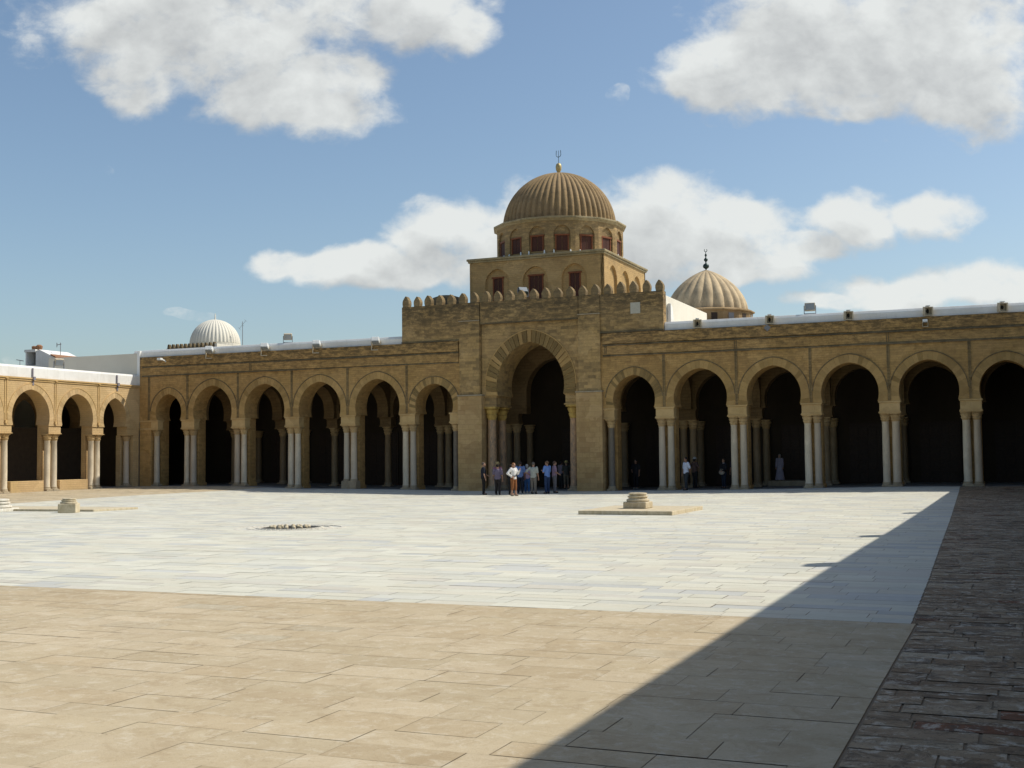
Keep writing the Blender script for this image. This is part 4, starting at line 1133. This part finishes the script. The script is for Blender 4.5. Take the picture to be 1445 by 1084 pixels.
person('grey haired woman in pale lilac shirt and bright blue trousers seen from behind', P_(.98, -2.75), .05, 1.66, (.43,.31,.45), (.05,.14,.34), (.48,.46,.42), ('down', 'down'), female=True, shoes=(.4,.38,.35), bulk=1.1)
person('man in a pale green shirt and grey beige trousers seen from behind', P_(1.68, -3.5), -.1, 1.80, (.44,.46,.40), (.22,.20,.17), (.15,.13,.11), ('hip', 'down'), bulk=1.06)
person('man in a bright blue shirt and navy trousers with folded arms facing left', P_(2.48, -3.4), 1.25, 1.86, (.15,.27,.60), (.025,.05,.12), (.16,.10,.06), ('fold', 'fold'))
person('man in a pinkish lilac shirt and grey trousers right of the blue shirted man', P_(2.58, -2.5), -1.0, 1.82, (.34,.23,.30), (.17,.16,.17), (.10,.06,.04), ('down', 'front'))
person('person in a dusty lilac top in the dark portal beside its right column', P_(.32, 4.6), -.5, 1.76, (.26,.22,.27), (.03,.03,.03), (.03,.02,.02), ('down', 'down'), female=True)
person('person in a yellow sun hat half hidden by the right portal column', P_(1.18, 3.3), .6, 1.74, (.06,.06,.05), (.16,.13,.09), (.2,.15,.08), ('front', 'down'), hat=(.55,.45,.18), lower='cropped')
person('man in a white shirt and dark trousers standing alone beside paired columns', P_(9.78, -.45), 2.3, 1.86, (.62,.66,.76), (.035,.04,.045), (.012,.01,.01), ('back', 'down'), skin=SKIN2, stance=.16)
person('person in a wide white hat and brown top behind the white shirted man', P_(9.05, 4.4), -.6, 1.82, (.16,.10,.085), (.03,.03,.03), (.05,.04,.03), ('hip', 'hip'), hat=(.62,.62,.62), female=True)
person('woman in dark clothes with a pale bag beside the paired columns of the third arch', P_(11.25, 2.6), 2.6, 1.74, (.02,.02,.025), (.02,.03,.05), (.10,.06,.03), ('front', 'front'), female=True, collar=(.6,.6,.6), long_sleeve=True, stance=.08)
person('person in a dark top standing close behind the woman with the pale bag', P_(11.75, 3.3), 2.9, 1.86, (.05,.04,.06), (.02,.02,.03), (.05,.03,.02), ('down', 'down'))
person('woman in a long pale lavender robe and headscarf standing deep inside an arch', (13.75, 6.75, .27), 3.0, 1.60, (.36,.33,.40), (.38,.35,.43), (.02,.02,.02), ('down', 'down'), lower='robe', scarf=(.32,.30,.26), long_sleeve=True, female=True)
person('person in black with pale shoes in the first arch right of the portal', P_(5.55, 3.7), 3.0, 1.8, (.03,.03,.035), (.025,.025,.03), (.02,.02,.02), ('down', 'front'), shoes=(.45,.45,.43), stance=.1)
bag = thing('shoulder_bag', 'black bag hanging at the left side of the woman with blue trousers', 'bag', (.62, -2.78, gh(.7, -2.8)))
mb = MB(); mb.ball((0, 0, 1.02), (.09, .12, .17), n=16); mb.build('pouch', cloth((.012,.012,.013)), bag, smooth='all')
mb = MB(); mb.tube([(0, -.09, 1.12), (.12, -.15, 1.3), (.2, -.1, 1.42), (.2, .08, 1.42), (.1, .14, 1.28), (0, .09, 1.12)], [.012]*6, 6); mb.build('strap', cloth((.012,.012,.013)), bag)
bag = thing('shoulder_bag', 'pale beige handbag held by the woman in dark clothes', 'bag', (11.17, 2.36, gh(11, 2)))
mb = MB(); mb.ball((0, 0, .93), (.17, .07, .13), n=16); mb.build('pouch', cloth((.45,.41,.33)), bag, smooth='all')
mb = MB(); mb.tube([(-.12, 0, 1.0), (-.06, .02, 1.13), (.06, .02, 1.13), (.12, 0, 1.0)], [.012]*4, 6); mb.build('strap', cloth((.45,.41,.33)), bag)

# ------------------------------------------------------------------ WORLD, SUN, CAMERA
SUN = Vector((.69, .44, 1.0)).normalized()
elev = math.asin(SUN.z); azi = math.atan2(SUN.x, SUN.y)
w = bpy.data.worlds.new('World'); scene.world = w; w.use_nodes = True
nt = w.node_tree; nt.nodes.clear(); g = NG(nt)
out = g.n('ShaderNodeOutputWorld'); bg = g.n('ShaderNodeBackground'); g.l(bg.outputs[0], out.inputs[0])
sky = g.n('ShaderNodeTexSky', sky_type='NISHITA'); sky.sun_disc = False; sky.sun_elevation = elev; sky.sun_rotation = azi
sky.air_density = 1.0; sky.dust_density = 1.6; sky.ozone_density = 1.2; sky.altitude = 60
# clouds: a fixed map of heaped clouds over directions (a = bearing plane, b = height)
AZ = math.radians(-22.764)
grp = bpy.data.node_groups.new('cloud_density', 'ShaderNodeTree')
grp.interface.new_socket('P', in_out='INPUT', socket_type='NodeSocketVector'); grp.interface.new_socket('D', in_out='OUTPUT', socket_type='NodeSocketFloat')
h = NG(grp); gi = h.n('NodeGroupInput'); go = h.n('NodeGroupOutput')
P0 = gi.outputs[0]
wn = h.n('ShaderNodeTexNoise'); h.l(P0, wn.inputs['Vector']); wn.inputs['Scale'].default_value = 14; wn.inputs['Detail'].default_value = 3
Pw = h.vmath('ADD', P0, h.vmath('SCALE', h.vmath('SUBTRACT', wn.outputs['Color'], (.5,.5,.5)), .035))
BL = [(-0.2515, 0.3717, 0.163, 0.0773), (-0.1491, 0.3153, 0.0572, 0.0442), (-0.3176, 0.3203, 0.0482, 0.0294), (-0.0764, 0.3789, 0.0694, 0.0445), (-0.1912, 0.3066, 0.0842, 0.0337), (-0.0403, 0.3631, 0.0362, 0.0246), (0.3214, 0.3528, 0.1748, 0.0728), (0.1609, 0.3166, 0.0361, 0.0184), (0.4006, 0.2876, 0.045, 0.0336), (0.2775, 0.2921, 0.0661, 0.0183), (0.1942, 0.3266, 0.0692, 0.0418), (0.3892, 0.306, 0.0631, 0.046), (0.2478, 0.3046, 0.0781, 0.0275), (0.1813, 0.2883, 0.0216, 0.0085), (-0.1912, 0.1653, 0.031, 0.0156), (-0.1196, 0.1621, 0.0656, 0.0193), (-0.1614, 0.1626, 0.0417, 0.0168), (0.0473, 0.1554, 0.1311, 0.0216), (-0.0716, 0.205, 0.0155, 0.0157), (-0.0419, 0.1835, 0.0597, 0.0435), (0.0118, 0.1829, 0.0776, 0.0453), (0.1075, 0.1878, 0.0836, 0.0496), (0.1909, 0.1809, 0.0657, 0.0423), (0.1962, 0.1507, 0.0655, 0.0156), (-0.0958, 0.154, 0.0894, 0.015), (0.2869, 0.1961, 0.0478, 0.0254), (0.3585, 0.1952, 0.0448, 0.0193), (0.2444, 0.1712, 0.0477, 0.0181), (0.3269, 0.1355, 0.0684, 0.0192), (0.4045, 0.1424, 0.0536, 0.0228), (0.273, 0.1259, 0.0416, 0.0096), (-0.3452, 0.2486, 0.0132, 0.0055), (-0.1079, 0.123, 0.0214, 0.0066), (-0.2715, 0.1213, 0.0214, 0.0048), (-0.4108, 0.0859, 0.0154, 0.0042), (0.3037, 0.2613, 0.0204, 0.0055), (0.0945, 0.3076, 0.0096, 0.0073)]
cur = None
for (u, v, a, b) in BL:
    q = h.vmath('MULTIPLY', h.vmath('SUBTRACT', Pw, (u, v, 0)), (1/a, 1/b, 0))
    L = h.math('MINIMUM', h.math('SUBTRACT', 1.0, h.vmath('LENGTH', q)), .42)
    if a < .03: L = h.math('MINIMUM', L, -.06)
    if cur is None: cur = L
    else:
        mx = h.n('ShaderNodeMath', operation='SMOOTH_MAX'); h.l(cur, mx.inputs[0]); h.l(L, mx.inputs[1]); mx.inputs[2].default_value = .18; cur = mx.outputs[0]
mp = h.n('ShaderNodeMapping'); h.l(P0, mp.inputs['Vector']); mp.inputs['Scale'].default_value = (1, 1.35, 1)
f1 = h.noise(mp.outputs[0], 10, 12, .58, .1)
f2 = h.noise(mp.outputs[0], 30, 8, .6, .3)
D = h.math('ADD', cur, h.math('MULTIPLY', h.math('SUBTRACT', f1, .5), 1.35))
D = h.math('ADD', D, h.math('MULTIPLY', h.math('SUBTRACT', f2, .5), .75))
h.l(D, go.inputs[0])
tc = g.n('ShaderNodeTexCoord').outputs['Generated']
dirv = g.vmath('NORMALIZE', tc)
R_ = (math.cos(AZ), -math.sin(AZ), 0); F_ = (math.sin(AZ), math.cos(AZ), 0)
fw = g.math('MAXIMUM', g.vmath('DOT_PRODUCT', dirv, F_), .08)
uu = g.math('DIVIDE', g.vmath('DOT_PRODUCT', dirv, R_), fw)
sp = g.n('ShaderNodeSeparateXYZ'); g.l(dirv, sp.inputs[0]); vv = g.math('DIVIDE', sp.outputs[2], fw)
cb_ = g.n('ShaderNodeCombineXYZ'); g.l(uu, cb_.inputs[0]); g.l(vv, cb_.inputs[1]); P0w = cb_.outputs[0]
def dens(vec):
    n = g.n('ShaderNodeGroup'); n.node_tree = grp; g.l(vec, n.inputs[0]); return n.outputs[0]
d0 = dens(P0w); d1 = dens(g.vmath('ADD', P0w, (.012, .03, 0)))
mr_ = g.n('ShaderNodeMapRange', interpolation_type='SMOOTHSTEP'); g.l(d0, mr_.inputs[0]); mr_.inputs[1].default_value = -.08; mr_.inputs[2].default_value = .40
alpha = mr_.outputs[0]
# light side towards the sun (up and right), greyer where the cloud is thick above
sh_ = g.math('MULTIPLY', g.math('SUBTRACT', d0, d1), 1.1)
thick = g.ramp(d1, (.0, 1.0), (.85, .0))
lf_ = g.noise(P0w, 9, 5, .55)
lf2 = g.noise(g.vmath('ADD', P0w, (-.012, -.03, 0)), 9, 5, .55)
sh_ = g.math('ADD', g.math('MULTIPLY', sh_, .45), g.math('MULTIPLY', g.math('SUBTRACT', lf_, lf2), 1.5))
li = g.math('ADD', g.math('MULTIPLY', thick, .62), g.math('ADD', sh_, .22), True)
ccol = g.mix(li, (3.9,4.0,4.0), (6.7,6.85,6.65))
front = g.math('GREATER_THAN', g.vmath('DOT_PRODUCT', dirv, F_), .1)
low = g.n('ShaderNodeMapRange'); g.l(sp.outputs[2], low.inputs[0]); low.inputs[1].default_value = .0; low.inputs[2].default_value = .05
af = g.math('MULTIPLY', g.math('MULTIPLY', g.math('MULTIPLY', alpha, front), low.outputs[0]), .93)
skyc = g.mix(1.0, sky.outputs[0], (1.0,1.05,1.04), 'MULTIPLY')
g.l(g.mix(af, skyc, ccol), bg.inputs['Color']); bg.inputs['Strength'].default_value = 0.096
w.cycles_visibility.camera = True

sl_ = bpy.data.lights.new('sun', 'SUN'); sl_.energy = 3.45; sl_.angle = math.radians(.53); sl_.color = (1, .945, .84)
so = bpy.data.objects.new('sun', sl_); COL.objects.link(so); so.rotation_euler = SUN.to_track_quat('Z', 'Y').to_euler(); so.location = SUN*80

cam = bpy.data.cameras.new('camera'); co = bpy.data.objects.new('camera', cam); COL.objects.link(co)
r_ = Vector((0.92179036, 0.38752572, -0.01124084)); u_ = Vector((0.0332549751, -0.0501480186, 0.9981879997)); f_ = Vector((-0.38625982, 0.92049389, 0.05911311))
Mx = Matrix((r_, u_, -f_)).transposed().to_4x4(); Mx.translation = Vector((27.06577, -67.0, 2.00237))
co.matrix_world = Mx
cam.sensor_fit = 'HORIZONTAL'; cam.sensor_width = 36; cam.lens = 1690.07/1445*36; cam.clip_start = .1; cam.clip_end = 4000
scene.camera = co
scene.view_settings.view_transform = 'Standard'; scene.view_settings.look = 'None'
scene.view_settings.exposure = 0.35; scene.view_settings.gamma = 1
scene.render.resolution_x = 1024; scene.render.resolution_y = 768
scene.cycles.max_bounces = 6; scene.cycles.diffuse_bounces = 4
